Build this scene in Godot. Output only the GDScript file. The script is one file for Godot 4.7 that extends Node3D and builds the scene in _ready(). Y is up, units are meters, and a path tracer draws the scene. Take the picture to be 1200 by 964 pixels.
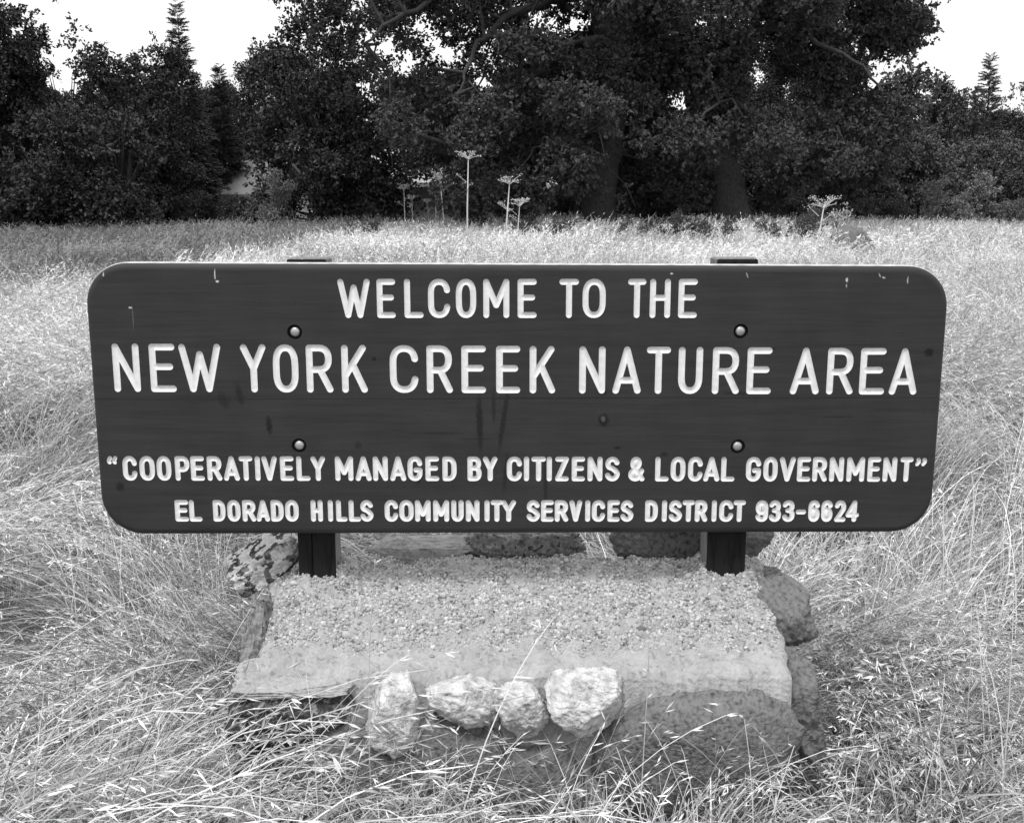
extends Node3D
# A routed wooden welcome sign on a mortared stone base in a field of dry grass, oaks behind, overcast day, black and white.

const CAM_HEIGHT := 1.45
var rng := RandomNumberGenerator.new()
var taken := {}
var field := FastNoiseLite.new()
var M := {}

# ---------------------------------------------------------------- helpers
func grey(v: float) -> Color:
	return Color(v, v, v).linear_to_srgb()

func mat(v: float, rough := 0.9, tex: Texture2D = null, scale := Vector3.ONE, spec := 0.5) -> StandardMaterial3D:
	var m := StandardMaterial3D.new()
	m.albedo_color = grey(v)
	m.roughness = rough
	m.metallic_specular = spec
	m.cull_mode = BaseMaterial3D.CULL_DISABLED
	if tex:
		m.albedo_texture = tex
		m.uv1_triplanar = true
		m.uv1_scale = scale
	return m

func numbered(called: String) -> String:
	if not taken.has(called):
		taken[called] = 0
		return called
	taken[called] += 1
	return "%s_%03d" % [called, taken[called]]

func thing(called: String, label: String, category: String, at := Vector3.ZERO, group := "") -> Node3D:
	var o := Node3D.new()
	o.name = numbered(called)
	add_child(o)
	o.position = at
	o.set_meta("label", label)
	o.set_meta("category", category)
	if group != "":
		o.set_meta("group", group)
	return o

func part(called: String, mesh: Mesh, m: Material, parent: Node, at := Vector3.ZERO) -> MeshInstance3D:
	var o := MeshInstance3D.new()
	o.name = called
	o.mesh = mesh
	o.material_override = m
	o.position = at
	parent.add_child(o, true)
	return o

func swarm(called: String, mesh: Mesh, m: Material, parent: Node, xf: Array, cols: Array = []) -> MultiMeshInstance3D:
	var mm := MultiMesh.new()
	mm.transform_format = MultiMesh.TRANSFORM_3D
	mm.use_colors = cols.size() > 0
	mm.mesh = mesh
	mm.instance_count = xf.size()
	for i in xf.size():
		mm.set_instance_transform(i, xf[i])
		if cols.size():
			mm.set_instance_color(i, cols[i])
	var o := MultiMeshInstance3D.new()
	o.name = called
	o.multimesh = mm
	o.material_override = m
	parent.add_child(o, true)
	return o

func pattern(n: int, seed_: int, freq: float, lo: float, hi: float, kind := FastNoiseLite.TYPE_SIMPLEX_SMOOTH, octaves := 4, stops: Array = []) -> ImageTexture:
	# seamless grey picture whose values run from lo to hi (linear), optionally through a step list [[at, value], ...]
	var f := FastNoiseLite.new()
	f.seed = seed_
	f.noise_type = kind
	f.frequency = freq
	f.fractal_octaves = octaves
	var im := f.get_seamless_image(n, n)
	im.convert(Image.FORMAT_RGB8)
	for y in n:
		for x in n:
			var t: float = im.get_pixel(x, y).r
			var v := lerpf(lo, hi, t)
			for s in stops:
				if t >= s[0]:
					v = s[1]
			im.set_pixel(x, y, grey(clampf(v, 0, 1)))
	im.generate_mipmaps()
	return ImageTexture.create_from_image(im)

func relief(n: int, seed_: int, freq: float, kind: int, octaves: int, strength: float) -> ImageTexture:
	var f := FastNoiseLite.new()
	f.seed = seed_
	f.noise_type = kind
	f.frequency = freq
	f.fractal_octaves = octaves
	var im := f.get_seamless_image(n, n)
	im.convert(Image.FORMAT_RGBA8)
	im.bump_map_to_normal_map(strength)
	im.generate_mipmaps()
	return ImageTexture.create_from_image(im)

func tube(st: SurfaceTool, pts: Array, radii: Array, sides := 8, ripple := 0.0) -> void:
	# one smooth tapered tube along the points
	var n := pts.size()
	var rings: Array = []
	var up := Vector3(0.31, 0.2, 0.93).normalized()
	for i in n:
		var d: Vector3 = (pts[mini(i + 1, n - 1)] - pts[maxi(i - 1, 0)]).normalized()
		if absf(d.dot(up)) > 0.95:
			up = Vector3(1, 0, 0)
		var a := d.cross(up).normalized()
		var b := a.cross(d)
		var ring: Array = []
		for k in sides:
			var w := TAU * k / sides
			var r: float = radii[i] * (1.0 + ripple * sin(w * 3.0 + i * 0.7) + ripple * 0.7 * sin(w * 5.0 - i * 1.3))
			ring.append(pts[i] + (a * cos(w) + b * sin(w)) * r)
		rings.append(ring)
	for i in n - 1:
		for k in sides:
			var k2 := (k + 1) % sides
			for v in [rings[i][k], rings[i + 1][k], rings[i + 1][k2], rings[i][k], rings[i + 1][k2], rings[i][k2]]:
				st.add_vertex(v)
	for k in sides:
		for v in [rings[n - 1][k], pts[n - 1], rings[n - 1][(k + 1) % sides]]:
			st.add_vertex(v)

func begin(smooth := true) -> SurfaceTool:
	var st := SurfaceTool.new()
	st.begin(Mesh.PRIMITIVE_TRIANGLES)
	st.set_smooth_group(0 if smooth else -1)
	return st

func done(st: SurfaceTool) -> ArrayMesh:
	st.generate_normals()
	return st.commit()

func block(size: Vector3, bevel: float) -> ArrayMesh:
	# box with chamfered edges, its base at y = 0
	var st := begin(false)
	var h := size * 0.5
	var lv := [[0.0, 1.0], [bevel, 0.0], [size.y - bevel, 0.0], [size.y, 1.0]]
	var rings: Array = []
	for l in lv:
		var x: float = h.x - bevel * l[1]
		var z: float = h.z - bevel * l[1]
		var c := bevel
		rings.append([Vector3(-x + c, l[0], z), Vector3(x - c, l[0], z), Vector3(x, l[0], z - c), Vector3(x, l[0], -z + c), Vector3(x - c, l[0], -z), Vector3(-x + c, l[0], -z), Vector3(-x, l[0], -z + c), Vector3(-x, l[0], z - c)])
	for i in 3:
		for k in 8:
			var k2 := (k + 1) % 8
			for v in [rings[i][k], rings[i + 1][k], rings[i + 1][k2], rings[i][k], rings[i + 1][k2], rings[i][k2]]:
				st.add_vertex(v)
	for e in [[0, 0.0], [3, size.y]]:
		for k in 8:
			for v in [rings[e[0]][k], Vector3(0, e[1], 0), rings[e[0]][(k + 1) % 8]]:
				st.add_vertex(v)
	return done(st)

func gauss(s := 1.0) -> float:
	return rng.randfn(0.0, s)

# ---------------------------------------------------------------- terrain
func ground_height(x: float, z: float) -> float:
	var d := -z
	var rise := smoothstep(2.0, 30.0, d)
	var lin := clampf((d - 4.0) / 24.0, 0.0, 1.0)
	var h := 0.93 * lerpf(lin, rise, 0.5)
	h += 0.05 * field.get_noise_2d(x * 6.0, z * 6.0) * smoothstep(3.0, 6.0, d)
	h += 0.10 * field.get_noise_2d(x * 1.6 + 50.0, z * 1.6) * smoothstep(6.0, 14.0, d)
	h -= 0.42 * smoothstep(-1.5, -9.0, x) * smoothstep(10.0, 17.0, d) * (1.0 - 0.75 * smoothstep(20.0, 32.0, d))
	h -= 0.16 * smoothstep(5.0, 13.0, absf(x)) * smoothstep(16.0, 28.0, d)
	h -= 1.5 * smoothstep(34.0, 70.0, d)
	return h

# ---------------------------------------------------------------- lettering: router strokes in a unit box
func arc(cx: float, cy: float, rx: float, ry: float, a0: float, a1: float, n := 12, p := 2.3) -> Array:
	var o: Array = []
	for i in n + 1:
		var a := deg_to_rad(lerpf(a0, a1, float(i) / n))
		var c := cos(a)
		var s := sin(a)
		o.append(Vector2(cx + rx * signf(c) * pow(absf(c), 2.0 / p), cy + ry * signf(s) * pow(absf(s), 2.0 / p)))
	return o

func v2(a: Array) -> Array:
	var o: Array = []
	for i in range(0, a.size(), 2):
		o.append(Vector2(a[i], a[i + 1]))
	return o

func glyph(c: String) -> Array:
	match c:
		"A": return [v2([0, 0, .5, 1]), v2([.5, 1, 1, 0]), v2([.15, .25, .85, .25])]
		"B": return [v2([0, 0, 0, 1]), v2([0, 1, .5, 1]) + arc(.5, .77, .45, .23, 90, -90, 8) + v2([0, .54]), v2([0, .54, .55, .54]) + arc(.55, .27, .45, .27, 90, -90, 8) + v2([0, 0])]
		"C": return [arc(.52, .68, .52, .32, 10, 180, 12) + arc(.52, .32, .52, .32, 180, 350, 12)]
		"D": return [v2([0, 0, 0, 1]), v2([0, 1, .35, 1]) + arc(.35, .6, .65, .4, 90, 0, 8) + arc(.35, .4, .65, .4, 0, -90, 8) + v2([0, 0])]
		"E": return [v2([0, 0, 0, 1]), v2([0, 1, 1, 1]), v2([0, .53, .88, .53]), v2([0, 0, 1, 0])]
		"G": return [arc(.5, .68, .5, .32, 12, 180, 12) + arc(.5, .32, .5, .32, 180, 360, 12) + v2([1, .44]), v2([1, .44, .6, .44])]
		"H": return [v2([0, 0, 0, 1]), v2([1, 0, 1, 1]), v2([0, .52, 1, .52])]
		"I": return [v2([.5, 0, .5, 1])]
		"K": return [v2([0, 0, 0, 1]), v2([0, .32, .95, 1]), v2([.42, .6, 1, 0])]
		"L": return [v2([0, 1, 0, 0]), v2([0, 0, 1, 0])]
		"M": return [v2([0, 0, 0, 1]), v2([0, 1, .5, .3]), v2([.5, .3, 1, 1]), v2([1, 1, 1, 0])]
		"N": return [v2([0, 0, 0, 1]), v2([0, 1, 1, 0]), v2([1, 0, 1, 1])]
		"O": return [arc(.5, .62, .5, .38, 0, 180, 14) + v2([0, .38]), arc(.5, .38, .5, .38, 180, 360, 14) + v2([1, .62])]
		"P": return [v2([0, 0, 0, 1]), v2([0, 1, .5, 1]) + arc(.5, .72, .5, .28, 90, -90, 10) + v2([0, .44])]
		"R": return [v2([0, 0, 0, 1]), v2([0, 1, .5, 1]) + arc(.5, .74, .46, .26, 90, -90, 10) + v2([0, .48]), v2([.52, .48, 1, 0])]
		"S": return [arc(.5, .76, .47, .24, 15, 225, 10, 2.0) + v2([.5, .53, .84, .4]) + arc(.5, .25, .5, .25, 10, -165, 10, 2.0)]
		"T": return [v2([0, 1, 1, 1]), v2([.5, 1, .5, 0])]
		"U": return [v2([0, 1, 0, .3]) + arc(.5, .32, .5, .32, 180, 360, 12) + v2([1, 1])]
		"V": return [v2([0, 1, .5, 0]), v2([.5, 0, 1, 1])]
		"W": return [v2([0, 1, .27, 0]), v2([.27, 0, .5, .83]), v2([.5, .83, .73, 0]), v2([.73, 0, 1, 1])]
		"Y": return [v2([0, 1, .5, .5]), v2([1, 1, .5, .5]), v2([.5, .5, .5, 0])]
		"Z": return [v2([0, 1, 1, 1]), v2([1, 1, 0, 0]), v2([0, 0, 1, 0])]
		"&": return [v2([1, 0, .2, .66]) + arc(.45, .8, .28, .2, 190, -20, 9, 2.0) + v2([.62, .62, .2, .42]) + arc(.4, .22, .4, .22, 140, 320, 9, 2.0) + v2([.95, .42])]
		"9": return [arc(.5, .7, .5, .3, 0, 360, 16, 2.2), v2([1, .7, 1, .32]) + arc(.5, .25, .5, .25, 0, -165, 10)]
		"3": return [arc(.48, .77, .46, .23, 160, -90, 10) + v2([.4, .54]), v2([.4, .54]) + arc(.5, .27, .5, .27, 90, -160, 10)]
		"6": return [arc(.5, .3, .5, .3, 0, 360, 16, 2.2), arc(.5, .75, .5, .25, 15, 180, 10) + v2([0, .3])]
		"2": return [arc(.5, .73, .5, .27, 165, -25, 10) + v2([0, 0]), v2([0, 0, 1, 0])]
		"4": return [v2([.72, 0, .72, 1]), v2([.72, 1, 0, .3]), v2([0, .27, 1, .27])]
		"-": return [v2([0, .45, 1, .45])]
		"“": return [v2([.16, .80, .17, .79]), v2([.10, .82, .10, .90, .26, 1.0]), v2([.76, .80, .77, .79]), v2([.70, .82, .70, .90, .86, 1.0])]
		"”": return [v2([.22, .97, .23, .97]), v2([.29, .95, .28, .86, .12, .76]), v2([.82, .97, .83, .97]), v2([.89, .95, .88, .86, .72, .76])]
	return []

const LINES := [
	["WELCOME TO THE", 1.3136, 1.2182, 1.3131, 1.2173, 0.0149, [-439,-360,-344,-298,-277,-230,-219,-166,-151,-101,-84,-20,0,47,102,150,159,216,270,315,324,375,394,441]],
	["NEW YORK CREEK NATURE AREA", 1.1569, 1.0362, 1.1419, 1.0250, 0.0169, [-997,-931,-907,-843,-834,-731,-683,-620,-604,-541,-522,-456,-435,-371,-316,-247,-225,-160,-139,-78,-53,7,30,94,153,218,236,307,320,380,399,460,484,552,570,632,679,752,770,837,852,916,927,997]],
	["“COOPERATIVELY MANAGED BY CITIZENS & LOCAL GOVERNMENT”", 0.8742, 0.8105, 0.8652, 0.8008, 0.0134, [-1031,-999,-991,-955,-949,-910,-906,-869,-860,-823,-821,-786,-780,-742,-739,-698,-700,-665,-659,-647,-643,-604,-597,-562,-556,-521,-520,-483,-459,-413,-408,-367,-364,-326,-321,-280,-277,-239,-232,-197,-189,-153,-126,-90,-87,-50,-27,11,16,30,35,72,73,88,95,130,137,171,177,215,221,259,280,322,348,383,387,425,431,468,470,512,515,550,578,617,622,659,663,704,708,743,747,785,790,827,834,880,887,921,926,962,969,1003,1004,1040]],
	["EL DORADO HILLS COMMUNITY SERVICES DISTRICT 933-6624", 0.7601, 0.7031, 0.7532, 0.6958, 0.0132, [-867,-832,-831,-798,-771,-739,-735,-701,-697,-662,-662,-627,-625,-592,-589,-554,-524,-493,-481,-467,-460,-431,-428,-397,-399,-365,-337,-303,-300,-263,-260,-220,-214,-173,-168,-136,-131,-96,-84,-70,-68,-36,-41,-3,23,58,60,93,95,130,132,165,172,186,189,223,229,261,262,296,325,358,368,381,385,420,420,452,452,485,495,508,514,550,550,582,607,640,641,673,675,708,710,737,742,772,775,805,809,839,838,873]],
]

func letter_strokes(c: String, x0: float, x1: float, yt: float, yb: float, w: float) -> Array:
	# centre lines in metres on the board
	var r := w * 0.5
	var lo := Vector2(x0 + r, yb + r)
	var hi := Vector2(x1 - r, yt - r)
	var out: Array = []
	for s in glyph(c):
		var p := PackedVector2Array()
		for q in s:
			var v := Vector2(lerpf(lo.x, hi.x, q.x), lerpf(lo.y, hi.y, q.y))
			if p.is_empty() or p[p.size() - 1].distance_to(v) > 0.0004:
				p.append(v)
		out.append(p)
	return out

func near(p: Vector2, strokes: Array) -> float:
	var best := 1.0
	for s in strokes:
		for i in s.size() - 1:
			var a: Vector2 = s[i]
			var ab: Vector2 = s[i + 1] - a
			var t := clampf((p - a).dot(ab) / ab.length_squared(), 0.0, 1.0)
			best = minf(best, p.distance_squared_to(a + ab * t))
	return sqrt(best)

func groove_mesh(strokes: Array, r: float, org: Vector2) -> ArrayMesh:
	# the white painted floor of a routed letter: a shallow round bottom that goes on a little under the wood
	var lo := Vector2(9, 9)
	var hi := Vector2(-9, -9)
	for s in strokes:
		for q in s:
			lo = lo.min(q)
			hi = hi.max(q)
	var cell := 0.0016
	var m := r + 0.0022
	lo -= Vector2(m, m)
	hi += Vector2(m, m)
	var nx := int((hi.x - lo.x) / cell) + 2
	var ny := int((hi.y - lo.y) / cell) + 2
	var st := begin(true)
	var idx := PackedInt32Array()
	idx.resize(nx * ny)
	var dist := PackedFloat32Array()
	dist.resize(nx * ny)
	var count := 0
	for j in ny:
		for i in nx:
			var p := lo + Vector2(i, j) * cell
			var d := near(p, strokes)
			dist[j * nx + i] = d
			idx[j * nx + i] = -1
			if d < r + 0.004:
				var u := clampf(d / r, 0.0, 1.0)
				st.add_vertex(Vector3(p.x - org.x, p.y - org.y, -0.0046 + 0.0032 * u * u))
				idx[j * nx + i] = count
				count += 1
	for j in ny - 1:
		for i in nx - 1:
			var a := j * nx + i
			if idx[a] < 0 or idx[a + 1] < 0 or idx[a + nx] < 0 or idx[a + nx + 1] < 0:
				continue
			if minf(minf(dist[a], dist[a + 1]), minf(dist[a + nx], dist[a + nx + 1])) > r + 0.001:
				continue
			for k in [a, a + nx, a + nx + 1, a, a + nx + 1, a + 1]:
				st.add_index(idx[k])
	st.generate_normals()
	return st.commit()

const BX0 := -1.0535
const BX1 := 1.0625

func board_blank() -> ArrayMesh:
	# rounded board, front edge rounded over; the front is z = 0, the back z = -0.048
	var prof := [[0.0, -0.048], [0.0, -0.017]]
	for k in range(1, 7):
		var a := PI * 0.5 * k / 6.0
		prof.append([0.017 * (1.0 - cos(a)), -0.017 + 0.017 * sin(a)])
	var st := begin(true)
	var rings: Array = []
	for p in prof:
		var ring: Array = []
		var R := 0.104 - float(p[0])
		for q in 4:
			for k in 13:
				var a := PI * 0.5 * (q + k / 12.0)
				var right := q == 0 or q == 3
				var top := q < 2
				var cx: float = (BX1 if right else BX0) + (-0.104 if right else 0.104)
				var cy: float = ((1.3450 if right else 1.3535) - 0.104) if top else ((0.6655 if right else 0.6675) + 0.104)
				ring.append(Vector3(cx + R * cos(a), cy + R * sin(a), p[1]))
		rings.append(ring)
	var n: int = rings[0].size()
	var worn := begin(true)
	for i in rings.size() - 1:
		for k in n:
			var k2 := (k + 1) % n
			if i < 3 and k > 3 and k < 22:
				for v in [rings[i][k], rings[i + 1][k], rings[i + 1][k2], rings[i][k], rings[i + 1][k2], rings[i][k2]]:
					worn.set_uv(Vector2(v.x * 3.0, v.z * 9.0))
					worn.add_vertex(v)
				continue
			for v in [rings[i][k], rings[i + 1][k], rings[i + 1][k2], rings[i][k], rings[i + 1][k2], rings[i][k2]]:
				st.set_uv(Vector2((v.x - BX0) / (BX1 - BX0), 1.0 - (v.y - 0.66) / 0.70))
				st.add_vertex(v)
	st.set_smooth_group(-1)
	for e in [[rings.size() - 1, 1], [0, -1]]:
		var z: float = rings[e[0]][0].z
		var c := Vector3(0.0, 1.0, z)
		for k in n:
			var tri := [rings[e[0]][k], c, rings[e[0]][(k + 1) % n]]
			if e[1] < 0:
				tri.reverse()
			for v in tri:
				st.set_uv(Vector2((v.x - BX0) / (BX1 - BX0), 1.0 - (v.y - 0.66) / 0.70))
				st.add_vertex(v)
	st.generate_normals()
	worn.generate_normals()
	return worn.commit(st.commit())

func board_paint() -> ImageTexture:
	# brown paint over sawn wood: grain, knots, runs of dirt, scratches and droppings where the photograph has them
	var W := 1400
	var H := 462
	var f := FastNoiseLite.new()
	f.seed = 5
	f.frequency = 0.012
	var f2 := FastNoiseLite.new()
	f2.seed = 9
	f2.frequency = 0.06
	f2.fractal_octaves = 3
	var im := Image.create(W, H, false, Image.FORMAT_RGB8)
	for y in H:
		for x in W:
			var v := 0.028
			v *= 1.0 + 0.20 * f.get_noise_2d(x * 0.25, y * 5.0) + 0.26 * f2.get_noise_2d(x * 0.09, y * 9.0) - 0.5 * clampf(f2.get_noise_2d(x * 0.06 + 400.0, y * 11.0) - 0.28, 0.0, 1.0) + 0.16 * f.get_noise_2d(x * 0.8 + 900.0, y * 0.8) + 0.10 * f2.get_noise_2d(x * 6.0, y * 6.0)
			im.set_pixel(x, y, grey(clampf(v, 0.0, 1.0)))
	# [x, y, half width, half height, slant, tone, wobble] in metres on the board
	var marks := [[-0.095, 0.955, .010, .085, .02, .018], [-0.035, 0.965, .008, .10, -.15, .020], [-0.06, 1.0, .006, .05, 0, .026], [-0.03, 0.83, .007, .06, -.1, .022], [0.07, 0.80, .006, .07, .03, .024], [-0.245, 0.815, .006, .022, -.5, .016],
		[0.215, 0.962, .016, .020, 0, .012], [0.214, 0.966, .006, .008, 0, .07], [0.212, 1.035, .012, .012, 0, .016], [-0.62, 0.952, .009, .028, .08, .014], [-0.69, 1.03, .010, .030, .15, .022], [-0.73, 1.015, .016, .024, .3, .028], [-0.355, 1.118, .007, .006, 0, .010], [-1.0, 0.795, .012, .013, 0, .018],
		[1.02, 1.132, .013, .013, 0, .010], [0.25, 0.892, .010, .005, 0, .012], [-0.40, 0.90, .010, .012, 0, .028], [0.37, 0.875, .012, .007, 0, .022], [0.62, 1.142, .022, .004, 0, .014], [0.85, 0.74, .02, .008, 0, .026], [0.80, 0.97, .05, .003, 0, .026], [0.55, 1.03, .05, .006, 0, .03], [0.22, 0.68, .05, .006, .2, .024], [-0.2, 0.93, .08, .0022, 0, .024], [-0.10, 0.915, .06, .002, 0, .022], [-0.75, 1.025, .25, .0018, 0, .026], [0.1, 1.02, .30, .0018, 0, .028],
		[-0.735, 1.325, .0018, .014, 0, .5], [-0.73, 1.308, .0045, .003, 0, .5], [-0.945, 1.245, .006, .0025, -.3, .4], [-0.94, 1.22, .0012, .03, 0, .10], [-1.005, 1.325, .002, .006, 0, .4], [0.805, 1.31, .003, .006, 0, .45], [0.805, 1.296, .0015, .006, 0, .3], [0.885, 1.322, .002, .006, .4, .35], [0.895, 1.316, .004, .003, .4, .35], [0.955, 1.31, .0018, .009, 0, .4], [0.56, 1.322, .0018, .007, .3, .3], [0.375, 1.326, .0035, .0025, 0, .5], [-0.265, 0.838, .004, .004, 0, .05]]
	for m in marks:
		var px: float = (m[0] - BX0) / (BX1 - BX0) * W
		var py: float = (1.0 - (m[1] - 0.66) / 0.70) * H
		var hx: float = maxf(m[2] * W / (BX1 - BX0), 1.0)
		var hy: float = maxf(m[3] * H / 0.70, 1.0)
		var ext: float = hx * 1.6 + absf(m[4]) * hy + 2.0
		for y in range(maxi(0, int(py - hy * 1.4)), mini(H, int(py + hy * 1.4) + 1)):
			for x in range(maxi(0, int(px - ext)), mini(W, int(px + ext) + 1)):
				var dy := (y - py) / hy
				var dx: float = (x - px - m[4] * (y - py)) / hx
				var e := dx * dx + dy * dy + 0.55 * f2.get_noise_2d(x * 3.0, y * 3.0)
				var k := clampf((1.0 - e) * (1.3 if m[5] < 0.04 else 2.5), 0.0, 1.0)
				if k > 0.0:
					var o: float = im.get_pixel(x, y).srgb_to_linear().r
					im.set_pixel(x, y, grey(lerpf(o, m[5] * (0.6 if m[5] < 0.04 else 1.0), k)))
	im.generate_mipmaps()
	return ImageTexture.create_from_image(im)

func bolt_mesh() -> ArrayMesh:
	var st := begin(true)
	var pr := [[0.0125, -0.012], [0.0125, -0.0065], [0.0120, -0.0045], [0.0105, -0.0028], [0.0080, -0.0014], [0.0045, -0.0005], [0.0, 0.0]]
	for i in pr.size() - 1:
		for k in 20:
			var a := TAU * k / 20
			var b := TAU * (k + 1) / 20
			var q := [Vector3(cos(a) * pr[i][0], sin(a) * pr[i][0], pr[i][1]), Vector3(cos(a) * pr[i + 1][0], sin(a) * pr[i + 1][0], pr[i + 1][1]), Vector3(cos(b) * pr[i + 1][0], sin(b) * pr[i + 1][0], pr[i + 1][1]), Vector3(cos(b) * pr[i][0], sin(b) * pr[i][0], pr[i][1])]
			for v in [q[0], q[1], q[2], q[0], q[2], q[3]]:
				st.add_vertex(v)
	return done(st)

const BOLTS := [[-0.547, 1.184], [0.551, 1.1843], [-0.547, 0.899], [0.5555, 0.8935]]
const POSTS := [[-0.522, 0.096], [0.549, 0.100]]

func build_sign() -> void:
	var t := thing("welcome_sign", "long dark wooden welcome sign with routed white letters on two black posts", "sign", Vector3(0.0135, 0, -2.51))
	t.rotation.y = deg_to_rad(0.7)
	var paint := mat(1.0, 0.62, null, Vector3.ONE, 0.35)
	paint.albedo_texture = board_paint()
	paint.normal_enabled = false
	var cut := mat(0.014, 0.9)  # shade of the groove and bore walls, put into a near-black colour
	var white := mat(0.80, 0.75, pattern(256, 31, 0.02, 0.82, 1.0), Vector3(9, 9, 9), 0.3)
	# the paint has worn off the upper arris: bleached bare wood
	var bleached := mat(0.50, 0.9, null, Vector3.ONE, 0.3)
	bleached.albedo_texture = pattern(256, 33, 0.03, 0.55, 1.1)
	var blank := board_blank()
	blank.surface_set_material(0, paint)
	blank.surface_set_material(1, bleached)
	var all: Array = []
	for ln in LINES:
		var s: String = ln[0]
		var xs: Array = ln[6]
		var xa: float = xs[0] * 0.001
		var xb: float = xs[xs.size() - 1] * 0.001
		s = s.replace(" ", "")
		for i in s.length():
			var x0: float = xs[2 * i] * 0.001
			var x1: float = xs[2 * i + 1] * 0.001
			var u := ((x0 + x1) * 0.5 - xa) / (xb - xa)
			var w: float = ln[5]
			if s[i] == "“" or s[i] == "”":
				w *= 0.8
			all.append([s[i], letter_strokes(s[i], x0, x1, lerpf(ln[1], ln[3], u), lerpf(ln[2], ln[4], u), w), w * 0.5])
	for half in 2:
		var plank := CSGCombiner3D.new()
		plank.name = "plank"
		plank.set_meta("label", ["upper plank with the welcome line and the place name", "lower plank with the two small lines"][half])
		t.add_child(plank, true)
		var b := CSGMesh3D.new()
		b.name = "blank"
		b.mesh = blank
		plank.add_child(b)
		var keep := CSGBox3D.new()
		keep.name = "trim"
		keep.operation = CSGShape3D.OPERATION_INTERSECTION
		var y0: float = 1.0176 if half == 0 else 0.5
		var y1: float = 1.5 if half == 0 else 1.0169
		keep.size = Vector3(3, y1 - y0, 1)
		keep.position = Vector3(0, (y0 + y1) * 0.5, 0)
		keep.material = paint
		plank.add_child(keep)
		for bo in BOLTS:
			if bo[1] > y0 and bo[1] < y1:
				var c := CSGCylinder3D.new()
				c.name = "counterbore"
				c.operation = CSGShape3D.OPERATION_SUBTRACTION
				c.radius = 0.0185
				c.height = 0.03
				c.sides = 28
				c.material = cut
				c.rotation.x = PI * 0.5
				c.position = Vector3(bo[0], bo[1], 0.0)
				plank.add_child(c, true)
		for L in all:
			for s in L[1]:
				if s[0].y < y0 or s[0].y > y1:
					continue
				var big := PackedVector2Array()
				for q in s:
					big.append(q * 4000.0)
				for poly in Geometry2D.offset_polyline(big, L[2] * 4000.0, Geometry2D.JOIN_ROUND, Geometry2D.END_ROUND):
					if Geometry2D.is_polygon_clockwise(poly):
						continue
					var thin := PackedVector2Array()
					for q4 in poly:
						var q: Vector2 = q4 / 4000.0
						if thin.is_empty() or thin[thin.size() - 1].distance_to(q) > 0.0008:
							thin.append(q)
					var g := CSGPolygon3D.new()
					g.name = "groove"
					g.polygon = thin
					g.depth = 0.03
					g.position.z = 0.0225
					g.operation = CSGShape3D.OPERATION_SUBTRACTION
					g.material = cut
					plank.add_child(g, true)
	for L in all:
		var org: Vector2 = L[1][0][0]
		part("letter", groove_mesh(L[1], L[2], org), white, t, Vector3(org.x, org.y, 0))
	var steel := mat(0.42, 0.42)
	steel.metallic = 0.7
	var bm := bolt_mesh()
	for bo in BOLTS:
		part("bolt", bm, steel, t, Vector3(bo[0], bo[1], -0.001))
	# posts: raw timber faced with black stained boards; they stand in the mortar
	var stain := mat(0.016, 0.75, pattern(256, 77, 0.03, 0.4, 1.6), Vector3(5, 0.8, 5), 0.2)
	var bare := mat(0.20, 0.85, pattern(256, 78, 0.03, 0.5, 1.3), Vector3(9, 0.9, 9), 0.2)
	for p in POSTS.size():
		var w: float = POSTS[p][1]
		var post := part("post", block(Vector3(w, 0.93, 0.088), 0.004), bare, t, Vector3(POSTS[p][0], 0.4315, -0.107))
		var widths := [0.036, w - 0.0375] if p == 0 else [w]
		var x := -w * 0.5
		for bw in widths:
			part("facing_board", block(Vector3(bw, 0.926, 0.0125), 0.002), stain, post, Vector3(x + bw * 0.5, 0.001, 0.0505))
			x += bw + 0.0015

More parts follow.
